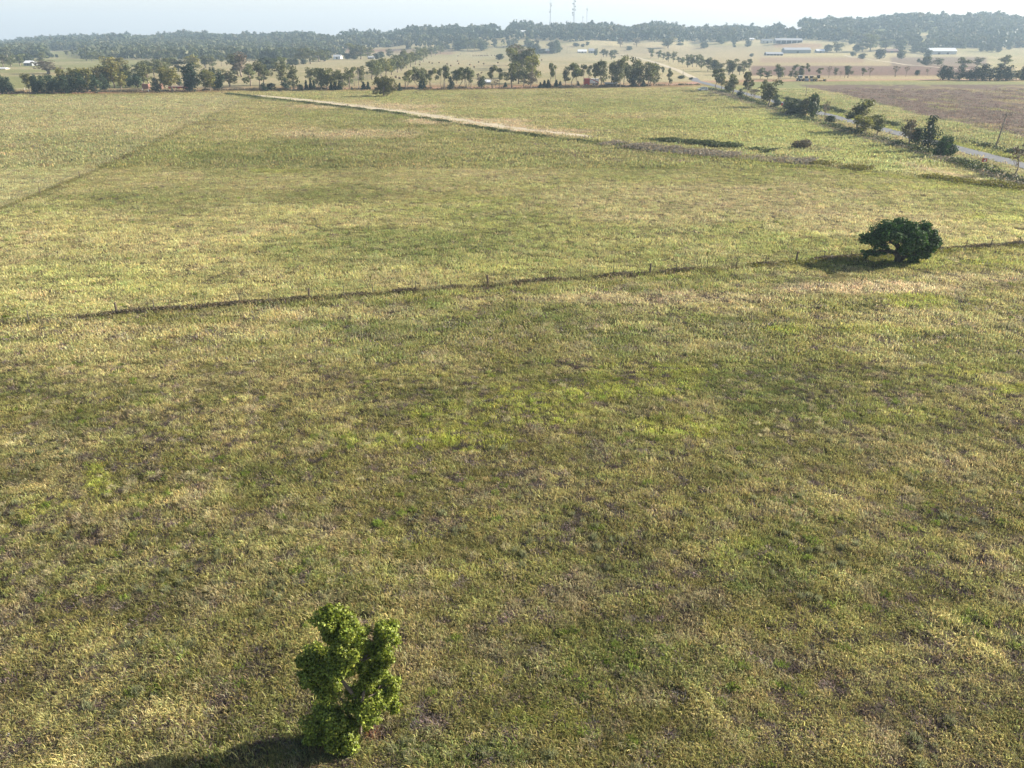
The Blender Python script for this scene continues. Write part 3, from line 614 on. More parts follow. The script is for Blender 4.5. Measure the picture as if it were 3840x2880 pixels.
reg(1800, 0, S1, '''155 1147 320 130 p;250 1147 280 110 p;205 1152 130 80 b;20 1142 150 90 s;330 1132 70 50 k;405 1142 360 170 e;500 1085 230 200 e;550 905 330 260 g;480 1010 400 200 e;620 1010 400 230 e;690 1080 390 190 y;570 1142 260 150 e;655 1147 230 150 g;500 850 280 220 e;440 885 290 180 e;250 775 80 110 s;785 1142 80 50 k;835 1135 100 60 k;885 1137 110 60 k;
915 1132 330 100 p;985 1128 100 60 k;1040 1124 80 50 k;1110 1122 270 110 e;1195 1132 330 150 p;1245 1125 300 130 p;1270 1118 70 45 k;1350 1105 280 120 p;1400 1065 230 110 p;1500 1127 300 110 p;1565 1132 360 170 p;1600 1095 250 110 e;1710 1112 330 120 e;1765 1132 370 150 e;1810 1132 430 150 e;1870 1125 330 130 p;1975 1115 300 140 e;1985 1117 150 110 d;
2060 1122 330 150 e;2180 1122 330 160 e;2115 1118 90 55 k;2000 1105 380 150 e;1600 742 110 80 e;1640 742 90 60 e;1700 772 120 100 e;1500 722 100 50 s;655 692 150 110 s;720 702 140 110 s;940 702 160 120 s;1000 692 170 110 s;800 692 60 90 s;1250 605 50 80 s;1330 612 45 45 s;1390 592 50 40 s;1930 652 55 75 s;1820 612 130 90 g;2030 602 110 90 g;1745 730 90 90 e''')
reg(2400, 80, S1, '''40 847 80 50 k;130 842 310 130 e;185 834 300 150 e;375 837 240 80 e;285 722 140 50 p;140 478 130 70 e;120 400 60 60 e;235 482 110 90 e;300 502 100 70 e;370 522 130 90 e;430 534 150 70 e;505 545 90 60 e;550 562 100 60 e;615 594 170 90 e;680 594 170 80 e;730 592 170 80 e;790 622 180 90 e;880 655 190 110 e;960 645 150 120 s;1030 660 130 100 e;
1150 692 200 120 e;1200 692 215 120 e;1290 692 150 110 e;1340 682 180 100 e;1410 642 160 80 p;985 892 290 180 p;1045 905 250 150 p;1075 902 200 110 p;1160 932 200 130 e;1205 962 290 180 e;1370 1012 380 130 p;1435 992 250 100 p;1475 1022 180 130 b;1300 987 120 100 d;1610 1002 260 130 e;1670 1112 380 200 e;1750 1122 170 130 d;1890 1132 170 110 d;1985 1205 200 190 s;2060 1185 190 190 s;2140 1225 250 200 g;2090 1215 110 110 s;
365 355 150 170 e;820 352 85 80 s;860 345 60 50 s;525 310 32 90 s;1205 322 150 60 d;1225 337 30 40 s;1060 292 100 120 s;1395 332 80 80 s;535 745 50 90 s;660 757 35 50 s;1445 452 35 50 s;1560 742 150 90 e;1655 747 115 90 e;1790 752 205 110 e;1810 754 120 100 e;1945 742 110 50 e;1975 702 150 100 p;2015 742 110 80 e;2075 737 170 70 e;2090 737 110 70 e;2140 735 200 70 p''')
reg(2800, 20, S6, '''1005 1007 150 100 p;1220 982 130 60 e;1355 1002 180 80 p;1400 1002 170 100 e;1130 1002 170 60 b;1600 977 120 70 e;1700 982 130 70 b;2050 987 160 90 b;1290 992 100 50 b;1110 652 110 110 s;1240 652 150 160 e;1590 742 80 90 s;1470 702 60 80 s;1520 642 100 100 s;1600 642 140 150 e;1700 642 250 200 e;1920 622 150 170 e;1830 742 140 130 s;2100 642 120 130 s;2130 742 130 110 s;1450 542 80 90 s;65 712 50 50 s''')
reg(3240, 20, S6, '''870 722 110 90 s;860 832 130 130 s;750 792 60 50 s;1020 832 110 120 e;700 652 90 130 s;820 662 80 120 s;1080 1032 215 160 d;1160 1034 200 160 d;1320 1034 180 170 d;1380 902 190 180 e;1530 1042 200 190 d;1630 1042 240 210 d;1560 852 140 110 e;1860 1042 230 180 d;1960 1042 220 200 d;1930 882 200 150 e;2180 1034 200 140 d;2240 1034 220 150 d;730 967 75 65 s;580 987 150 70 b;430 972 100 60 b;870 972 110 70 b;
1620 642 130 90 s;1700 642 120 80 s;1770 642 130 80 s;1850 652 90 80 s;2000 622 120 70 s;1740 1036 190 170 e;1460 1036 150 140 d;240 560 110 80 s;2100 1040 150 110 e''')
reg(2980, 300, S8, '''100 347 190 130 e;175 367 250 110 s;40 347 100 110 s;-20 337 110 110 s;280 407 220 70 b;345 412 75 90 s;590 502 340 220 e;650 522 200 190 y;795 547 240 130 e;1100 632 230 150 g;1165 632 150 110 s;1280 682 300 150 d;2120 912 260 150 b;320 287 35 40 s''')
def place(X, Y):
    if X >= 2960 and Y > 345 or (X > 2650 and Y > 330): return 'near', 'beside the sealed road', 'trees beside the sealed road'
    if X > 3480 and 285 < Y < 310: return 'clump', 'in the clump beyond the ploughed field', 'trees of the dark clump beyond the ploughed field'
    if X > 2640 and Y > 255: return 'mach', 'around the parked road machines', 'trees near the parked road machines'
    if X > 2640: return 'slope', 'on the slope around the sheds', 'trees on the far slope around the sheds'
    if Y > 308:
        if X < 690: return 'rowA', 'in the road row, left end section', 'trees in the row along the dirt road'
        if X < 1388: return 'rowB', 'between red building and lone tree', 'trees in the row along the dirt road'
        if X < 1830: return 'rowC', 'between lone tree and dark hut', 'trees in the row along the dirt road'
        return 'rowD', 'in the road row right of the hut', 'trees in the row along the dirt road'
    if X < 900: return 'backA', 'behind the road row at left', 'trees of the farms behind the dirt road'
    if X < 1700: return 'belt', 'in the belt beside the bale field', 'trees of the belt beside the bale field'
    if X < 2390: return 'backC', 'around the homesteads behind bales', 'trees around the homesteads'
    return 'lane', 'along the farm track', 'trees along the farm track'
cnt = {}
trees.sort(key=lambda t: t[0]); tr = random.Random(5)
for X, Y, h, w, k in trees:
    p = G(X, Y); dz = depth(p); hm = h*p.y/3490 if p.y > 200 else h*dz/F/CP; wm = w*dz/F
    pid, phr, grp = place(X, Y); cnt[(pid, k)] = cnt.get((pid, k), 0)+1
    key, crown, trunk = PROTO[k][tr.randrange(len(PROTO[k]))]; bw, bh = BB[key]
    o = empty(NAME[k], (p.x, p.y, p.z-.05), tr.uniform(0, 6.28)); sxy = wm/bw*(.92 if k == 'd' else 1.02)
    o.scale = (sxy*tr.uniform(.92, 1.08), sxy*tr.uniform(.92, 1.08), hm/bh)
    link('crown', crown, o); link('trunk', trunk, o)
    tot = sum(1 for t in trees if place(t[0], t[1])[0] == pid and t[4] == k)
    lab = ('the only %s %s' % (LOOK[k], phr)) if tot == 1 else '%s %s from left %s' % (ordw(cnt[(pid, k)]), LOOK[k], phr)
    if len(lab.split()) > 16: print('LONG', lab)
    tag(o, lab, 'tree', grp)
print('individual trees', len(trees))

# ---- the bright tree in the foreground
def big_tree(name, base, lobes, n, size, leafmat, stems, label, tints=(.7, 1.3), outer=.62, barkm='bark', elong=1.7, seed=3, clump=(.22, .42)):
    r = np.random.RandomState(seed); t = empty(name, base); L = []
    for l in lobes: L.append((l[0]-base[0], l[1]-base[1], l[2]-base[2], l[3], l[4], l[5]))
    sub = []
    for l in L:                                                     # every lobe is itself a cluster of clumps
        k = max(5, int(12*l[3]/size/6)) if size > .12 else 26
        for _ in range(k):
            d = r.normal(size=3); d /= np.linalg.norm(d); q = r.uniform(.35, .85); rr = r.uniform(*clump)
            sub.append((l[0]+d[0]*l[3]*q, l[1]+d[1]*l[4]*q, l[2]+d[2]*l[5]*q, l[3]*rr, l[4]*rr, l[5]*rr))
    V, q, tt = leaves(r, sub, n, size, outer, elong=elong, dark=tints)
    link('crown', npmesh('crown', V, [q], [M[leafmat]], tt), t)
    spec = []
    for a, b, r0, r1 in stems: spec.append(bough(r, Vector(a), Vector(b), r0, r1, .04, 6))
    top = [s[0][len(s[0])*2//3] for s in spec]
    for l in L:
        c = Vector(l[:3]); a = min((p for s in spec[:len(stems)] for p in s[0][1:]), key=lambda p: (p-c).length + (2 if p.z > c.z else 0))
        spec.append(bough(r, a, c, stems[0][2]*.35, .015*size*10, .06)); 
        for _ in range(4):
            d = Vector(r.normal(size=3)); d.normalize(); spec.append(bough(r, a.lerp(c, .6), c+Vector((d.x*l[3], d.y*l[4], d.z*l[5]))*.8, stems[0][2]*.14, .006*size*10, .05))
    link('trunk', limbs(spec, 'trunk', M[barkm], 8), t)
    return tag(t, label, 'tree')
b0 = G(1350, 2762); yp = b0.y
def lobe(X, Y, rx, ry, dy=0, yp=yp):
    c = GP(X, Y, yp+dy); s = depth(c)/F; return (c.x, c.y, c.z, rx*s*LS, (rx+ry)/2*s*LS, ry*s/.92*LS)
LS = 1.02
NL = [lobe(1245,2335,75,75,.3),lobe(1310,2385,80,80,.0),lobe(1290,2460,60,70,-.1),lobe(1450,2370,52,70,.4),lobe(1440,2450,50,45,.2),lobe(1180,2490,62,70,.2),lobe(1215,2560,70,70,-.1),
 lobe(1270,2530,55,60,-.4),lobe(1410,2600,75,52,.3),lobe(1460,2560,45,45,.5),lobe(1345,2620,70,62,.0),lobe(1385,2670,60,50,-.2),lobe(1225,2700,90,68,-.3),lobe(1280,2745,75,60,-.5),lobe(1185,2765,50,45,-.2),lobe(1300,2800,60,45,-.6),lobe(1225,2295,35,35,.3),lobe(1350,2740,45,50,.3),lobe(1365,2500,38,60,.3),lobe(1345,2430,50,50,.2),lobe(1150,2540,35,40,.2),lobe(1470,2640,35,35,.3),lobe(1130,2480,25,30,.2),lobe(1425,2500,40,45,.25),lobe(1385,2555,42,42,.1),lobe(1400,2420,35,45,.3)]
big_tree('leafy_tree', b0, NL, 82000, .062, 'leaf_near', [((0,0,-.3),(-.9,.3,5.6),.10,.03),((0,0,.2),(1.0,.4,4.9),.07,.02),((0,0,.2),(-1.1,-.2,3.0),.06,.02)],
 'bright yellow-green leafy young tree standing alone at the bottom of the photo', (.45, 1.65), .6)
# ---- broad dark tree on the fence line
b1 = G(3368, 984); y1 = b1.y
LS = .98
OL = [lobe(3275,895,46,34,0,y1),lobe(3320,865,55,34,.6,y1),lobe(3390,850,60,30,.4,y1),lobe(3450,860,50,28,.5,y1),lobe(3490,905,42,30,0,y1),lobe(3420,900,60,36,-1.2,y1),lobe(3350,888,50,24,-1.5,y1),lobe(3500,880,28,22,.5,y1),
 lobe(3255,885,34,26,.4,y1),lobe(3440,940,42,34,-.6,y1),lobe(3480,935,32,26,.2,y1),lobe(3292,945,36,13,0,y1),lobe(3252,948,24,15,0,y1),lobe(3330,948,22,12,0,y1),lobe(3240,960,12,12,0,y1),lobe(3300,920,36,18,-.4,y1),lobe(3320,932,24,12,.6,y1),lobe(3470,955,26,20,.4,y1),lobe(3400,945,26,26,.5,y1),lobe(3425,985,18,14,-.6,y1),lobe(3465,958,26,14,-.2,y1),lobe(3400,930,34,26,-1,y1),lobe(3385,870,60,35,2.2,y1),lobe(3515,900,24,22,0,y1),lobe(3425,965,26,24,-.8,y1),lobe(3340,850,40,20,1.8,y1)]
big_tree('spreading_tree', b1, OL, 21000, .20, 'leaf_oak', [((0,0,-.3),(-.6,0,2.2),.42,.2),((.1,.2,0),(1.6,.3,3.2),.3,.08),((-.5,0,1.9),(-2.6,.2,3.0),.2,.06),((-.6,0,2.0),(.2,.8,4.0),.18,.05),((1.9,-.2,-.2),(1.7,0,2.4),.2,.08)],
 'broad dark green spreading tree with twisted trunk on the wire fence at right', (.4, 1.8), .7, 'dark_bark', 1.3, 9, (.27, .5))
# ---- lone tree at the far side of the paddock
b2 = G(1440, 361); y2 = b2.y
LL = [lobe(1420,315,30,22,0,y2),lobe(1448,308,32,22,1,y2),lobe(1470,322,22,26,0,y2),lobe(1405,338,16,16,0,y2),lobe(1415,300,18,13,1,y2),lobe(1450,335,24,20,-2,y2),lobe(1425,345,12,10,-1,y2),lobe(1475,340,13,14,0,y2),lobe(1440,330,25,22,2,y2)]
big_tree('round_tree', b2, LL, 5000, .42, 'leaf_y', [((0,0,-.3),(0,0,4),.4,.2),((0,0,2),(2.5,0,6.5),.2,.07),((0,0,2),(-2.5,0,6.5),.2,.07)],
 'round green bushy tree alone at the far edge of the middle paddock', (.35, .85), .65, elong=1.2, seed=4)
# ---- the dense round bush by the road
b3 = G(3540, 588); y3 = b3.y
BL = [lobe(3540,545,36,36,0,y3),lobe(3560,540,30,28,.3,y3),lobe(3520,560,28,26,0,y3),lobe(3565,565,26,22,0,y3),lobe(3545,522,24,14,0,y3),lobe(3530,572,26,18,-.5,y3),lobe(3580,548,14,18,0,y3)]
big_tree('round_bush', b3, BL, 6500, .20, 'leaf_oak', [((0,0,-.2),(0,0,2.5),.15,.08),((0,0,0),(.8,0,3.0),.1,.04)], 'dense dark green ball-shaped bush right beside the sealed road', (.5,1.3), .75, elong=1.3, seed=14)

# ---------------------------------------------------------------- far woods: nobody could count them
def wood(name, pts, hs, ws, cols, cards, size, label):
    r = np.random.RandomState(11); VV = []; QQ = []; TT = []; off = 0
    n = len(pts); nl = 4
    P = np.repeat(pts, cards, 0); hh = np.repeat(hs, cards); ww = np.repeat(ws, cards); cc = np.repeat(cols, cards, 0)
    m = len(P); d = r.normal(size=(m, 3)); d /= np.linalg.norm(d, axis=1)[:, None]; q = r.uniform(.5, 1.05, m)
    lb = r.randint(0, nl, m); ti = np.repeat(np.arange(n), cards)
    la = (ti*1.93+lb*1.7) % 6.28; lr = np.where(lb == 0, 0, .28)*ww; lz = (.58+.30*((lb*.37+ti*.61) % 1))*hh
    cx = P[:, 0]+np.cos(la)*lr; cy = P[:, 1]+np.sin(la)*lr; cz = P[:, 2]+lz
    p = np.stack([cx+d[:, 0]*ww*.32*q, cy+d[:, 1]*ww*.32*q, cz+d[:, 2]*hh*.20*q], 1)
    low = r.uniform(size=m) < .22; p[low, 2] = P[low, 2]+hh[low]*r.uniform(.05, .5, low.sum()); 
    nn = d + r.normal(0, .6, (m, 3)) + (0, 0, .3); nn /= np.linalg.norm(nn, axis=1)[:, None]
    t = np.cross(nn, r.normal(size=(m, 3))); t /= np.linalg.norm(t, axis=1)[:, None]; b = np.cross(nn, t); s = (size*r.uniform(.5, 1.4, m)*ww/9)[:, None]
    V = np.stack([p-t*s*.8, p+b*s*.5, p+t*s*.8, p-b*s*.5], 1).reshape(-1, 3)
    tint = np.repeat(cc*r.uniform(.8, 1.2, (m, 1)), 4, 0)
    return tag(link(name, npmesh(name, V, [np.arange(m*4).reshape(m, 4)], [M['leaf_f']], tint)), label, 'wood', kind='stuff')
r = np.random.RandomState(3)
def woodpts(n, x0, x1, test, d0=1000, d1=2700):
    X = r.uniform(x0, x1, n); d = (r.uniform(size=n)**.8)*(d1-d0)+d0; u = (X-1920)/3186
    x = u*d; y = d; z = terr(x, y); PX, PY = proj(x, y, z); D, _ = ridge(X)
    k = test(PX, PY, d, D, x, y); return np.stack([x, y, z], 1)[k]
def hill(PX, PY, d, D, x, y):
    edge = np.interp(PX, [-200,0,300,600,900,1250,1500,1800,2050,2300,2500,2750,2900,3050,3300,3450,3700,3900], [182,182,178,172,175,165,165,152,152,152,158,160,142,148,168,185,182,172])
    clear = fbm(x/120, y/120, 70)
    m = (PY < edge+(clear-.5)*14) & (d > 1150) & (d < D+160)
    gap = ((np.abs(PX-3455) < 16) & (PY > 128) & (PY < 182)) | ((np.abs(PX-2975) < 42) & (PY > 102) & (PY < 128)) | ((np.abs(PX-1240) < 60) & (PY > 134) & (PY < 150)) | ((np.abs(PX-540) < 55) & (PY > 144) & (PY < 166)) | ((np.abs(PX-1905) < 70) & (PY > 114) & (PY < 134)) | ((np.abs(PX-2178) < 14) & (PY > 122) & (PY < 138))
    return m & ~gap & (clear > .22)
hp = woodpts(19000, -250, 4150, hill); n = len(hp)
base = np.array((1.0,1.0,1.0)); pine = (fbm(hp[:, 0]/140, hp[:, 1]/90, 80) > .52)
cols = np.where(pine[:, None], np.array((.55,.75,.75)), np.array((1.0,1.0,.95)))*r.uniform(.75, 1.25, (n, 1)); br = r.uniform(size=n) < .08; cols[br] = (1.7,1.35,1.25)
wood('forest', hp, np.where(r.uniform(size=n) < .06, r.uniform(16, 20, n), r.uniform(8, 14, n)), r.uniform(6, 13, n), cols, 44, 3.2, 'blue-grey gum and pine forest covering the far hills')
print('forest trees', n)
def band(PX, PY, d, D, x, y):
    bx = fbm(x/110, y/38, 71); lim = np.interp(PX, [0,400,900,1250,1500,2000,2100], [.34,.36,.38,.42,.50,.56,.9])
    lo = np.interp(PX, [0,600,1000,1400,1900], [216,226,232,196,178])
    f = ((PX > 1240) & (PX < 1700) & (PY > 184) & (PY < 203)) | ((PX > 180) & (PX < 310) & (PY > 190) & (PY < 232))
    return (PY < lo) & (PY > 150) & (bx > lim) & ~f & (PX < 2080)
bp_ = woodpts(11000, -200, 2080, band, 950, 2200); n = len(bp_)
cols = np.where((r.uniform(size=n) < .3)[:, None], np.array((1.75,1.45,1.25)), np.array((1.15,1.15,.95)))*r.uniform(.65, 1.3, (n, 1))
wood('woodland', bp_, r.uniform(7, 14, n), r.uniform(6, 12, n), cols, 46, 2.6, 'scattered grey-green and brownish woodland between the far farms at left')
print('woodland', n)

# ---------------------------------------------------------------- scrub and weeds along fences (uncountable)
def scrub(name, pts, n, spread, hgt, size, mat, label, cat='scrub', dens=None, seed=1):
    r = np.random.RandomState(seed); P = [Vector(p) for p in pts]; seg = np.array([(b-a).length for a, b in zip(P, P[1:])]); cum = np.concatenate([[0], np.cumsum(seg)])
    s = r.uniform(0, cum[-1], n*3); cl = vnoise(s/2.6, s*0+seed, 3)*.6+vnoise(s/9, s*0, 5+seed)*.5; k = r.uniform(size=n*3) < sstep(.38, .72, cl)+.06; s = s[k][:n]; cl = cl[k][:n]; m = len(s)
    i = np.clip(np.searchsorted(cum, s)-1, 0, len(seg)-1); f = (s-cum[i])/seg[i]; A = np.array([tuple(p) for p in P]); c = A[i]*(1-f)[:, None]+A[i+1]*f[:, None]
    dr = (A[i+1]-A[i])/seg[i][:, None]; sd = np.stack([dr[:, 1], -dr[:, 0], 0*s], 1)
    c = c + sd*(r.normal(0, spread*.5, m))[:, None]; c[:, 2] += hgt*(.2+1.1*cl)*r.uniform(0, 1, m)**.8
    nn = r.normal(size=(m, 3)) + (0, 0, .4); nn /= np.linalg.norm(nn, axis=1)[:, None]; t = np.cross(nn, r.normal(size=(m, 3))); t /= np.linalg.norm(t, axis=1)[:, None]; b = np.cross(nn, t); q = (size*r.uniform(.5, 1.4, m))[:, None]
    V = np.stack([c-t*q*.8, c+b*q*.45, c+t*q*.8, c-b*q*.45], 1).reshape(-1, 3); g = r.uniform(.6, 1.4, m); hu = r.normal(0, .1, m)
    tint = np.repeat(np.stack([g*(1+hu), g, g*(1-hu)], 1), 4, 0)
    return tag(link(name, npmesh(name, V, [np.arange(m*4).reshape(m, 4)], [M[mat]], tint)), label, cat, kind='stuff')
fp = [G(*p) for p in FEN]
scrub('fence_weeds', fp, 18000, .5, .32, .12, 'leaf_g', 'dark and dry weeds growing along the foot of the wire fence', 'weeds', seed=2)
scrub('green_fence_weeds', [G(2437,1030), G(2985,988), G(3330,965), G(3600,940), G(3860,925)], 4500, 1.2, .32, .12, 'leaf_y', 'green weeds along the right end of the wire fence', 'weeds', seed=3)
scrub('roadside_scrub', [G(2655,336), G(2730,352), G(2850,392), G(2980,436), G(3077,465), G(3229,508), G(3408,555), G(3525,596), G(3719,652), G(3880,704)], 11000, 2.2, 1.1, .26, 'leaf_s', 'low green scrub along the paddock side of the sealed road', seed=4)
scrub('roadside_weeds', [G(2655,338), G(2850,394), G(3077,467), G(3229,510), G(3408,557), G(3525,598), G(3719,654), G(3880,706)], 12000, 3.2, .7, .22, 'leaf_w', 'dry grey weeds mixed into the roadside scrub', 'weeds', seed=14)
scrub('verge_scrub', [(113.2, 60, 0), (113.4, 170, 0), (114, 250, 0), (116, 330, 0), (118, 420, 0)], 17000, 1.5, 1.0, .26, 'leaf_s', 'dark scrub hedge along the far side of the sealed road', seed=5)
scrub('row_undergrowth', [G(-60,350), G(400,345), G(900,338), G(1500,334), G(2100,327), G(2620,318)], 16000, 3.0, .8, .4, 'leaf_g', 'dry undergrowth below the dirt road tree row', seed=6)
scrub('ditch_weeds', [G(2280,540), G(2400,555), G(2600,576), G(2800,592), G(3050,612)], 20000, 4.0, .8, .24, 'leaf_w', 'grey dead weeds on the bank of the ditch', 'weeds', seed=7)
scrub('ditch_reeds', [G(2400,524), G(2500,531), G(2600,540), G(2700,549), G(2830,563), G(2900,572)], 15000, 2.6, .95, .22, 'leaf_s', 'dark green reeds filling the ditch', 'reeds', seed=8)
scrub('drain_weeds', [G(850,352), G(1000,368), G(1500,427), G(1800,480), G(2050,515), G(2250,538), G(2420,557)], 16000, 1.4, .5, .24, 'leaf_s', 'green weeds along the shallow drain beside the pale track', 'weeds', seed=9)
scrub('bank_weeds', [G(3060,613), G(3200,630), G(3400,655), G(3600,680), G(3880,712)], 9000, 2.5, .6, .2, 'leaf_y', 'green and dry weeds along the low bank near the sealed road', 'weeds', seed=19)
db = empty('dead_bush', G(3005, 556)); V, q, t_ = leaves(np.random.RandomState(5), [(0,0,.9,2.2,1.8,1.0),(1.0,0,1.2,1.3,1.2,.9),(-1.2,0,.7,1.3,1.2,.7)], 1500, .2)
link('crown', npmesh('crown', V, [q], [M['leaf_g']], t_*.8), db); link('stem', limbs([bough(np.random.RandomState(i), (0,0,-.2), (math.cos(i*1.3)*2, math.sin(i*1.3)*1.4, 1.7), .06, .02) for i in range(9)], 'stem', M['bark']), db)
tag(db, 'grey-brown dead bush on the grassy bank near the sealed road', 'bush')

# ---------------------------------------------------------------- fences
def fence(name, posts, pickets, wires_z, label, ph=1.15, pr=.10, wob=0):
    base = posts[0]; o = empty(name, base); r = random.Random(1)
    for i, p in enumerate(posts):
        q = Vector(p)-Vector(base); ln = Vector((r.uniform(-.06, .06), r.uniform(-.06, .06), 0))
        MB().tube([(0,0,-.3), (ln.x*.5, ln.y*.5, ph*.5), (ln.x, ln.y, ph*r.uniform(.9, 1.08))], [pr*1.1, pr, pr*.9], 8).build('post', M['wood'], o, False, tuple(q))
    if pickets:
        pk = MB().box((0,0,.5), (.05,.05,1.05)).box((.02,0,.5), (.02,.09,1.0)).build('picket', M['steel'], o)
        pk.location = Vector(pickets[0])-Vector(base)
        for p in pickets[1:]:
            c = pk.copy(); C.objects.link(c); c.parent = o; c.location = Vector(p)-Vector(base); c.rotation_euler = (r.uniform(-.06, .06), r.uniform(-.06, .06), 0)
    for z in wires_z:
        MB().tube([Vector(p)-Vector(base)+Vector((0,0,z)) for p in posts], .008, 4).build('wire', M['steel'], o)
    return tag(o, label, 'fence')
fy = lambda X: float(lin(FEN, X))
pk = [G(X, fy(X)) for X in (110,580,735,900,1010,1290,1400,1560,1690,1930,2055,2175,2300,2535,2650,2760,2870,3090,3190,3270,3620,3715,3820,3920)]
fence('wire_fence', [G(X, fy(X)) for X in (-280,440,1160,1830,2437,2985,3522,4100)], pk, (.35,.7,1.05), 'wire fence with dark timber posts crossing between the front and middle paddocks')
dg = lambda X: float(lin(DIAG, X))
fence('paddock_fence', [G(X, dg(X)) for X in (-200,0,150,300,430,550,650,740,810,870,920)], None, (.4,.9), 'faint wire fence running diagonally away at the left edge of the middle paddock', 1.1, .07)
rf = [G(2700,345), G(2850,390), G(2980,434), G(3077,463), G(3150,484), G(3190,495), G(3229,506), G(3310,528), G(3408,553), G(3470,575), G(3525,596), G(3620,622), G(3719,650), G(3836,689)]
fence('roadside_fence', rf, None, (.4,.75,1.1), 'wire fence in the scrub along the paddock side of the sealed road', 1.25, .09)

# ---------------------------------------------------------------- power poles
def pole(X, Yb, Ytop, label, arm=True, lean=0.0):
    p = G(X, Yb); h = (Yb-Ytop)*p.y/3490 if p.y > 200 else (Yb-Ytop)*depth(p)/F/CP
    o = empty('power_pole', p); MB().tube([(0,0,-.5), (lean*.5, 0, h*.5), (lean, 0, h)], [.19,.16,.13], 8).build('pole', M['palebark'], o, True)
    if arm:
        MB().box((lean, 0, h-.5), (2.4,.12,.14)).build('crossarm', M['wood'], o)
        for s in (-1, 0, 1): MB().tube([(lean+s*1.05, 0, h-.43), (lean+s*1.05, 0, h-.2)], [.07,.05], 6).build('insulator', M['darkgrey'], o)
    return tag(o, label, 'power pole', 'timber power poles')
pole(3731, 556, 441, 'leaning timber power pole beside the ploughed field at right', True, .9)
pole(3021, 361, 317, 'short timber power pole at the left corner of the near ploughed field', False)
pole(2852, 391, 346, 'bare timber pole among the trees beside the sealed road', False)
pole(1347, 333, 262, 'tall timber power pole just left of the lone round paddock tree')
pole(1313, 336, 283, 'thin timber pole among cypresses, second left of the lone round tree', False)
pole(2083, 318, 249, 'timber power pole with crossarm standing beside the slender gum over the bale field')
pole(2942, 288, 259, 'distant timber pole behind the parked road machines', False)
pole(2561, 280, 257, 'distant timber pole beside the farm track crossing', False)
pole(2126, 202, 176, 'distant timber pole beside the blue-white homestead', False)

# ---------------------------------------------------------------- buildings
def shed(name, X0, X1, Yb, he, hr, wall, roof, label, cat='shed', deep=12, rz=0, open_front=False, doors=1, win=0, hip=False):
    a = G(X0, Yb); b = G(X1, Yb); p = G((X0+X1)/2, Yb); L = (X1-X0)*depth(p)/F; k = p.y/3490 if p.y > 200 else depth(p)/F/CP; e = he*k; r_ = hr*k
    o = empty(name, p, rz); hl = L/2; hd = deep/2
    w = MB(); w.prism([(-hd, 0), (hd, 0), (hd, e), (0, r_-.05), (-hd, e)], -hl, hl); me_o = w.build('wall', M[wall], o); me_o.rotation_euler = (0, 0, math.pi/2); me_o.location = (0, hd, 0)
    rf_ = MB(); ov = .5; t = .15; sl_ = (r_-e)/hd
    prof = [(-hd-ov, e-ov*sl_+.03), (0, r_+.03), (hd+ov, e-ov*sl_+.03), (hd+ov, e-ov*sl_+.03+t), (0, r_+.03+t), (-hd-ov, e-ov*sl_+.03+t)]
    rf_.prism(prof, -hl-ov, hl+ov); ro = rf_.build('roof', M[roof], o); ro.rotation_euler = (0, 0, math.pi/2); ro.location = (0, hd, 0)
    if open_front:
        n = 5
        for i in range(n): MB().box((-hl+L*(i+.5)/n, -.03, e*.42), (L/n*.82, .08, e*.82)).build('bay', M['bay_shade'], o)  # dark panels on the solid wall, painted as the shade inside open bays
        for i in range(n+1): MB().box((-hl+L*i/n*.99+.005*L, -.35, e*.5), (.25,.25,e)).build('post', M['white_paint'], o)
    else:
        for i in range(doors):
            xx = -hl+L*(i+1)/(doors+1); d_ = MB().box((xx, -.03, min(e*.4, 1.4)), (min(3.2, L*.18), .07, min(e*.8, 2.8))).build('door', M['darkgrey'], o)
        for i in range(win):
            xx = -hl+L*(i+.5)/win; f_ = MB().box((xx, -.03, e*.55), (min(1.8, L/win*.4), .08, e*.3)).build('window', M['glass_dark'], o)
            MB().box((xx, -.08, e*.55-e*.17), (min(2.0, L/win*.45), .12, .12)).build('sill', M['white_paint'], f_)
    return tag(o, label, cat)
shed('farm_shed', 2942, 3040, 200, 13, 21, 'bluegrey_metal', 'zinc', 'long blue-grey farm shed with pale gabled roof below the hillside sheds', deep=16)
shed('open_shed', 2874, 2936, 209, 7, 13, 'darkgrey', 'zinc', 'low dark open shed with pale roof just left of the long shed', open_front=True, deep=12)
shed('stable_shed', 2908, 3008, 164, 13, 20, 'bluegrey_metal', 'zinc', 'long grey shed with white-posted open bays on the hillside', open_front=True, deep=14)
shed('hilltop_house', 2942, 3008, 116, 5, 13, 'cream_wall', 'white_roof', 'hilltop house with bright white roof among trees at upper right', 'house', deep=16, win=4)
shed('cottage', 2856, 2898, 163, 11, 16, 'cream_wall', 'bluegrey_metal', 'small pale cottage left of the grey stable shed', 'house', deep=9, win=3)
shed('farm_cottage', 2808, 2828, 152, 5, 9, 'cream_wall', 'white_roof', 'tiny white-roofed cottage left of the pale cottage on the hill', 'house', deep=8, win=2)
shed('white_outbuilding', 3062, 3092, 199, 8, 14, 'bluegrey_metal', 'white_roof', 'small outbuilding with white roof just right of the long shed', deep=9)
shed('white_barn', 3488, 3586, 205, 14, 25, 'zinc', 'white_roof', 'long white metal barn with white gabled roof at far right', 'barn', deep=15, doors=2)
shed('brown_house', 3322, 3368, 198, 7, 14, 'brick_wall', 'brown_roof', 'low brown house in the shade of trees left of the white barn', 'house', deep=11, win=4)
shed('homestead', 2168, 2200, 200, 7, 14, 'cream_wall', 'white_roof', 'pale homestead beyond the bale field', 'house', deep=11, win=3)
shed('blue_barn', 2208, 2228, 201, 11, 19, 'bluegrey_metal', 'zinc', 'tall blue-grey barn beside the pale homestead', 'barn', deep=9)
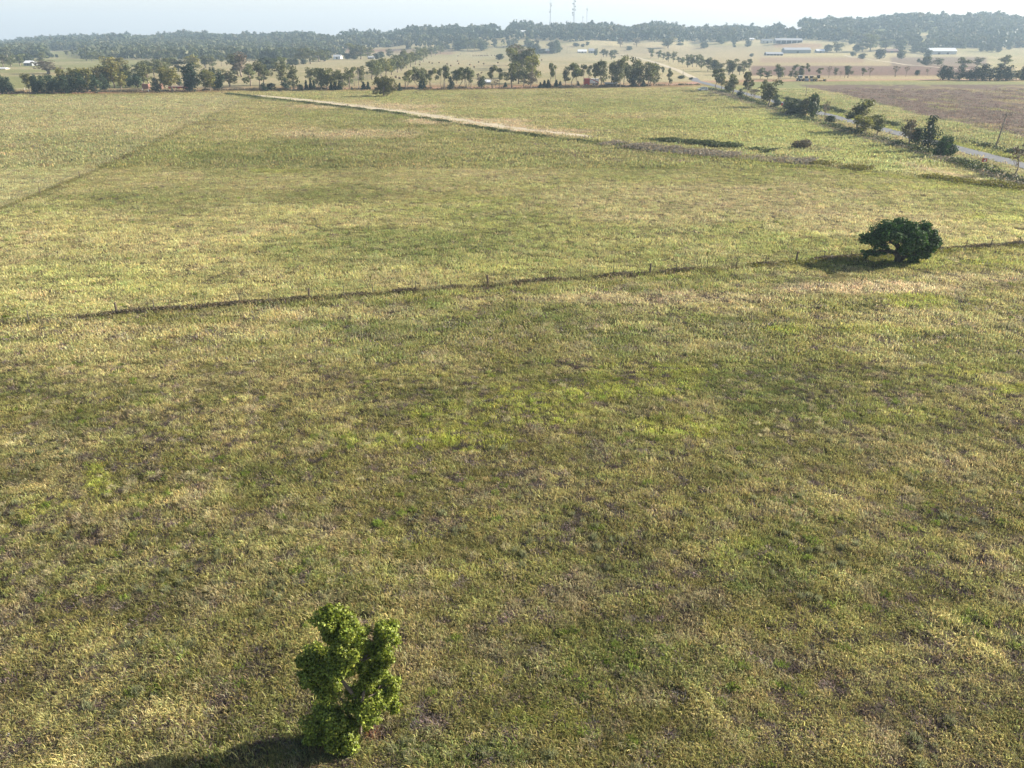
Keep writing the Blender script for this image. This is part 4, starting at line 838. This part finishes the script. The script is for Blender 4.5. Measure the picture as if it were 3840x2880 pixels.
shed('long_house', 2024, 2068, 200, 9, 17, 'brick_wall', 'bluegrey_metal', 'low dark-roofed house behind trees left of the pale homestead', 'house', deep=12, win=4)
shed('white_shed', 1250, 1277, 222, 9, 16, 'white_paint', 'zinc', 'white shed at the left end of the homestead trees by the green field', deep=12)
shed('garden_shed', 1380, 1402, 221, 6, 10, 'bluegrey_metal', 'zinc', 'small grey roofed shed among dark trees beside the bale field belt', deep=8)
shed('dairy_house', 90, 121, 247, 11, 19, 'bluegrey_metal', 'white_roof', 'dark-walled house with white roof among trees at far left', 'house', deep=10, win=2)
shed('green_roofed_house', 78, 128, 196, 6, 11, 'cream_wall', 'green_roof', 'house with pale green roof half hidden by trees at far left', 'house', deep=12, win=3)
shed('green_roofed_shed', 132, 160, 196, 4, 8, 'cream_wall', 'green_roof', 'low green-roofed shed right of the green-roofed house', deep=9)
shed('low_white_shed', -20, 20, 260, 3, 6, 'cream_wall', 'white_roof', 'low white shed at the left edge of the photo', deep=6)
shed('ridge_house', 1196, 1244, 142, 5, 10, 'cream_wall', 'white_roof', 'white-roofed house on the ridge at left of centre', 'house', deep=12, win=3)
shed('ridge_cottage', 1868, 1912, 124, 4, 8, 'cream_wall', 'white_roof', 'long white-roofed house left of the towers, high on the hill', 'house', deep=12, win=3)
shed('ridge_shed', 1940, 1972, 123, 4, 9, 'cream_wall', 'white_roof', 'bright white-roofed shed on the hill below the left tower', deep=12)
shed('valley_house', 830, 856, 188, 5, 10, 'cream_wall', 'white_roof', 'white house in the woodland above the left of the paddocks', 'house', deep=9, win=2)
shed('valley_cottage', 676, 696, 184, 4, 8, 'cream_wall', 'white_roof', 'small white cottage in the woodland left of the white house', 'house', deep=9, win=2)
shed('hill_hut', 2170, 2184, 130, 5, 8, 'cream_wall', 'cream_wall', 'tiny cream hut in the forest below the tall mast', 'hut', deep=6)
shed('white_hut', 1819, 1839, 313, 6, 13, 'darkgrey', 'white_roof', 'small dark hut with white gable roof in the tree row', 'hut', deep=4)
shed('red_building', 632, 690, 333, 8, 10, 'red_paint', 'brown_roof', 'low dull red building under the dark trees of the dirt road row', 'building', deep=5)
shed('dark_shed', 2271, 2314, 322, 9, 12, 'darkgrey', 'bluegrey_metal', 'low dark shed under the gums right of the red truck', deep=5)
def container(X, Yb, wpx, label):
    p = G(X, Yb); k = p.y/3490; L = wpx*depth(p)/F; o = empty('container', p)
    MB().box((0,0,1.3), (L, 2.5, 2.6), bev=.05).build('shell', M['brick_wall'], o); m = MB()
    for i in range(10): m.box((-L/2+L*(i+.5)/10, -1.28, 1.3), (L/20, .06, 2.3))
    m.build('corrugation', M['brick_wall'], o)
    for s in (-.5, .5): MB().box((L/2+.02, s*1.1, 1.3), (.05, 1.05, 2.3)).build('door', M['brick_wall'], o)
    return tag(o, label, 'container', 'red shipping containers')
container(550, 335, 25, 'rusty red shipping container left of the low red building')
container(604, 334, 12, 'short rusty red container between the long container and red building')
# red truck with white load
def red_truck():
    p = G(2210, 320); o = empty('red_truck', p, math.radians(8))
    MB().box((-1.6,0,2.0), (3.0,2.4,3.2), bev=.1).build('cab', M['red_paint'], o); c = MB().box((-3.12,0,2.6), (.06,2.0,1.0)).build('windscreen', M['glass_dark'], o)
    MB().box((2.3,0,1.0), (5.4,2.3,.3)).build('tray', M['darkgrey'], o); MB().box((2.4,0,2.3), (5.0,2.35,2.2), bev=.05).build('load_box', M['white_paint'], o)
    MB().prism([(-.1,3.4),(4.9,1.2),(4.9,1.7),(-.1,3.7)], -1.22, -1.19).build('stripe', M['red_paint'], o)
    for x in (-1.8, 2.6, 4.0):
        for s in (-1, 1):
            wl = MB().tube([(x, s*1.2, .5), (x, s*.9, .5)], .5, 16).build('wheel', M['rubber'], o); MB().tube([(x, s*1.23, .5), (x, s*1.18, .5)], .25, 10).build('rim', M['rim_metal'], wl)
    tag(o, 'red truck with white box body parked under the gums of the tree row', 'truck')
red_truck()
# bales
def bale_proto():
    o = MB().tube([(0,-.65,.72),(0,.65,.72)], .75, 16).build('hay_bale', M['bale'], None, False); return o
bproto = None; bx = []
for a, b in ((1420,540),(1455,552),(1545,543),(1790,455),(1785,525),(1647,562),(1700,583),(1802,558),(1946,571),(2058,537),(2123,560),(2000,602),(1825,432),(2165,432),(1478,625),(1295,574)): bx.append((1200+a*S1, 80+b*S1, 0))
for i in range(9): bx.append((1200+(1985+24*i)*S1, 80+453*S1, 1))
for a in (20,60,95,150,190): bx.append((1800+a*S1, 725*S1, 1))
for a, b in ((92,708),(48,835),(232,822),(800,785)): bx.append((1800+a*S1, b*S1, 0))
for a, b in ((983,735),(1030,748)): bx.append((1200+a*S1, 80+b*S1, 2))
for i, (X, Y, g) in enumerate(bx):
    p = G(X, Y); o = bale_proto() if bproto is None else bproto.copy()
    if bproto is None: bproto = o
    else: C.objects.link(o)
    o.location = p; o.rotation_euler = (0, 0, random.Random(i).uniform(0, 3.1))
    nth = ordw(1+sum(1 for q in bx if q[2] == g and q[0] < X))
    tag(o, nth+[' loose round hay bale from the left on the pale field', ' round hay bale from left in the line across the field', ' round hay bale from left near the foot of the belt'][g], 'hay bale', ['loose hay bales on the pale field', 'hay bales set out in a line', 'hay bales near the tree belt'][g])

# ---------------------------------------------------------------- white car
def car():
    p = G(2635, 341); o = empty('parked_car', p, math.radians(4))
    prof = [(-2.35,.55),(-2.38,.95),(-2.25,1.05),(-1.25,1.18),(-.55,1.72),(1.75,1.78),(2.3,1.25),(2.38,.95),(2.35,.5),(1.95,.42),(-1.95,.42)]
    b = MB(); b.prism(prof, -.92, .92); bmesh.ops.bevel(b.bm, geom=b.bm.edges[:], offset=.06, segments=2, affect='EDGES'); b.build('body', M['white_paint'], o)
    for s in (-1, 1):
        for (x0, x1, x2, x3) in ((-1.05,-.5,.1,.1),(.2,.2,.95,.95),(1.05,1.05,1.65,1.95)):
            MB().prism([(x0,1.2),(x1,1.6),(x2,1.64),(x3,1.2)], s*.925-.01, s*.925+.01).build('window', M['glass_dark'], o)
        MB().box((-2.36, s*.68, .86), (.08,.3,.16)).build('headlight', M['rim_metal'], o); MB().box((2.36, s*.74, 1.0), (.08,.2,.28)).build('tail_light', M['tail_lamp'], o)
        MB().box((-.85, s*1.02, 1.22), (.12,.18,.14)).build('mirror', M['darkgrey'], o)
    MB().box((-.95,0,1.47), (.72,1.5,.04), Matrix.Rotation(math.radians(-37), 3, 'Y')).build('windscreen', M['glass_dark'], o)
    MB().box((2.08,0,1.52), (.5,1.45,.04), Matrix.Rotation(math.radians(43), 3, 'Y')).build('rear_window', M['glass_dark'], o)
    for x in (-1.48, 1.48):
        for s in (-1, 1):
            w = MB().tube([(x, s*.95, .38), (x, s*.68, .38)], .38, 20).build('wheel', M['rubber'], o); MB().tube([(x, s*.97, .38), (x, s*.94, .38)], .22, 12).build('rim', M['rim_metal'], w)
    MB().box((.6,-.6,1.82), (2.0,.05,.06)).build('roof_rail', M['darkgrey'], o); MB().box((.6,.6,1.82), (2.0,.05,.06)).build('roof_rail', M['darkgrey'], o)
    MB().box((-2.42,0,.5), (.1,1.7,.22)).build('bumper', M['darkgrey'], o)
    tag(o, 'white four-wheel-drive car parked on the grass at the paddock corner', 'car')
car()
def wheelp(o, x, y, r, w, n='wheel'):
    a = MB().tube([(x, y-w/2, r), (x, y+w/2, r)], r, 20).build(n, M['rubber'], o); MB().tube([(x, y-w/2-.03, r), (x, y-w/2, r)], r*.5, 12).build('rim', M['yellow_paint'], a)
def machine(X, Yb, kind, label, rz=0):
    p = G(X, Yb); o = empty({'tractor':'tractor','roller':'road_roller','grader':'road_grader'}[kind], p, rz)
    if kind == 'tractor':
        MB().box((0,.2,1.1), (1.4,3.4,.9), bev=.1).build('body', M['darkgrey'], o); MB().box((0,-.2,2.2), (1.9,1.9,1.5), bev=.06).build('cab_glass', M['glass_dark'], o)
        MB().box((0,-.2,3.05), (2.3,2.2,.18), bev=.04).build('cab_roof', M['white_paint'], o)
        for s in (-1, 1):
            for yy in (-1.12, .72): MB().box((s*.98, yy, 2.2), (.12,.12,1.6)).build('cab_post', M['white_paint'], o)
        MB().box((0,-1.6,1.5), (1.1,1.1,.8), bev=.08).build('bonnet', M['cream_wall'], o)
        for s in (-1, 1):
            for yy, rr in ((-1.5,.6),(1.2,.8)): 
                w = MB().tube([(s*.85, yy, rr), (s*1.3, yy, rr)], rr, 18).build('wheel', M['rubber'], o); MB().tube([(s*1.3, yy, rr), (s*1.33, yy, rr)], rr*.45, 10).build('rim', M['white_paint'], w)
    elif kind == 'roller':
        MB().box((0,.6,1.3), (1.8,2.6,1.0), bev=.15).build('engine_cover', M['yellow_paint'], o); MB().box((0,-.4,2.2), (1.7,1.5,1.2), bev=.05).build('cab_glass', M['glass_dark'], o); MB().box((0,-.4,2.9), (2.0,1.8,.16), bev=.04).build('cab_roof', M['cream_wall'], o)
        MB().tube([(-1.1,-2.0,.75), (1.1,-2.0,.75)], .75, 24).build('drum', M['galv'], o)
        for s in (-1, 1): MB().box((s*1.18,-1.6,.85), (.12,2.0,.3)).build('drum_frame', M['yellow_paint'], o)
        for s in (-1, 1):
            w = MB().tube([(s*.7, 1.5, .75), (s*1.15, 1.5, .75)], .75, 18).build('wheel', M['rubber'], o); MB().tube([(s*1.15,1.5,.75),(s*1.18,1.5,.75)], .35, 10).build('rim', M['yellow_paint'], w)
    else:
        MB().box((1.4,0,1.7), (2.6,1.5,1.1), bev=.12).build('engine_cover', M['yellow_paint'], o); MB().box((-.4,0,2.5), (1.5,1.6,1.7), bev=.05).build('cab_glass', M['glass_dark'], o); MB().box((-.4,0,3.4), (1.8,1.9,.14), bev=.04).build('cab_roof', M['darkgrey'], o)
        MB().tube([(-1.0,0,2.0), (-3.0,0,1.9), (-4.4,0,1.2)], [.25,.2,.16], 8).build('front_beam', M['yellow_paint'], o)
        MB().box((-2.1,0,.45), (.12,3.4,.6), Matrix.Rotation(.5, 3, 'Z')).build('blade', M['yellow_paint'], o)
        for x in (-4.4, .8, 2.2):
            for s in (-1, 1):
                w = MB().tube([(x, s*.8, .62), (x, s*1.15, .62)], .62, 18).build('wheel', M['rubber'], o); MB().tube([(x, s*1.15, .62), (x, s*1.18, .62)], .3, 10).build('rim', M['yellow_paint'], w)
    return tag(o, label, 'road machine')
machine(2998, 304, 'tractor', 'dark tractor with white cab roof, leftmost of the parked road machines', .1)
machine(3021, 304, 'roller', 'yellow road roller with pale cab roof beside the tractor', -.1)
machine(3040, 304, 'roller', 'yellow road roller between another roller and the grader', .15)
machine(3064, 305, 'grader', 'yellow and black road grader, rightmost of the parked machines', math.pi)

# signs
def sign(X, Yb, w, h, label, white=True):
    p = G(X, Yb); o = empty('road_sign', p, .1)
    MB().box((0,0,h/2+.35), (w,.04,h), bev=.01).build('board', M['red_paint'], o)
    if white:
        m = MB(); m.box((.06,-.03,h/2+.22), (w*.42,.01,h*.26)); m.box((.16,-.03,h/2+.46), (w*.18,.01,h*.2)); m.build('emblem', M['white_paint'], o)
    for s in (-1, 1): MB().box((s*w*.42,.04,.3), (.05,.05,.8)).build('leg', M['steel'], o)
    return tag(o, label, 'road sign')
sign(3689, 614, 1.1, .72, 'red temporary sign with white figure on the verge of the sealed road')
sign(2931, 400, .8, 1.0, 'small plain red sign between roadside bushes by the sealed road', False)
for i, (X, Y) in enumerate(((94,340),(110,342),(536,342),(557,344),(1345,334))):
    p = G(X, Y); o = empty('marker_post', p); MB().box((0,0,.7), (.22,.1,1.4)).build('post', M['white_paint'], o); MB().box((0,-.06,1.2), (.14,.02,.2)).build('reflector', M['tail_lamp'], o)
    tag(o, 'white marker post beside the dirt road, %s from the left' % ordw(i+1), 'marker post', 'white road marker posts')

# ---------------------------------------------------------------- radio masts on the hill
def mast(X, Yb, Yt, wd, label, dishes, guys=True):
    p = G(X, Yb); h = (Yb-Yt)*p.y/3490; o = empty('radio_mast', p); m = MB(); n = int(h/5); t = wd*.11
    c3 = [(wd*math.cos(a), wd*math.sin(a)) for a in (math.pi/2, math.pi*7/6, math.pi*11/6)]
    for x, y in c3: m.tube([(x, y, -1), (x*.6, y*.6, h)], t, 5)
    for i in range(n):
        f0, f1 = i/n, (i+1)/n; a, b = 1-.4*f0, 1-.4*f1
        for j in range(3):
            x0, y0 = c3[j]; x1, y1_ = c3[(j+1) % 3]
            m.tube([(x0*a, y0*a, h*f0), (x1*b, y1_*b, h*f1)], t*.6, 4); m.tube([(x0*a, y0*a, h*f0), (x1*a, y1_*a, h*f0)], t*.6, 4)
    m.build('lattice', M['galv'], o)
    for f, sx, rr in dishes:
        MB().tube([(sx*wd, -wd, h*f), (sx*wd, -wd-.5, h*f), (sx*wd, -wd-.7, h*f)], [rr, rr*.9, rr*.3], 16).build('dish', M['galv'], o)
    a = MB()
    for s in (-1, 0, 1): a.box((s*wd*1.3, -wd*.4, h*.97), (.45,.3,2.8))
    a.build('antenna_panels', M['galv'], o); MB().tube([(0,0,h), (0,0,h+5)], .15, 5).build('whip_aerial', M['galv'], o)
    return tag(o, label, 'radio mast', 'lattice radio masts on the hill')
mast(2063, 118, 12, 1.5, 'thin grey lattice radio mast, left one of the group on the hill', [(.68,-1,1.4),(.9,1,1.2),(.3,-1,1.0)])
mast(2151, 112, -14, 2.2, 'tallest and thickest lattice radio mast on the hill, carrying many dishes', [(.78,-1.2,2.0),(.62,-1.4,1.8),(.60,1.2,1.6),(.52,-1.5,2.0),(.45,-1.2,1.6),(.85,1.1,1.5),(.7,1.2,1.4)])
mast(2199, 108, 30, 1.0, 'faint thin lattice radio mast right of the tallest mast', [(.9,1,.9)])
mast(2184, 108, 60, 1.0, 'shortest radio mast, between the tallest mast and the faint right one', [(.5,1,.8)])

# ---------------------------------------------------------------- haze
hz = MB().box((0, 2400, 75), (9000, 6400, 220)).build('haze', None) if False else None
me = bpy.data.meshes.new('haze'); bm = bmesh.new(); bmesh.ops.create_cube(bm, size=1); bmesh.ops.transform(bm, matrix=Matrix.Translation((0, 1730, 45)) @ Matrix.Diagonal((16500, 4060, 150, 1)), verts=bm.verts); bm.to_mesh(me); bm.free()
hm, N, L = newmat('haze_air'); o_ = N.new('ShaderNodeOutputMaterial'); v_ = N.new('ShaderNodeVolumePrincipled')
v_.inputs['Color'].default_value = (.60,.80,1.0,1); v_.inputs['Density'].default_value = .00022; v_.inputs['Anisotropy'].default_value = .15
L.new(v_.outputs[0], o_.inputs['Volume']); me.materials.append(hm); tag(link('haze', me), kind='stuff')
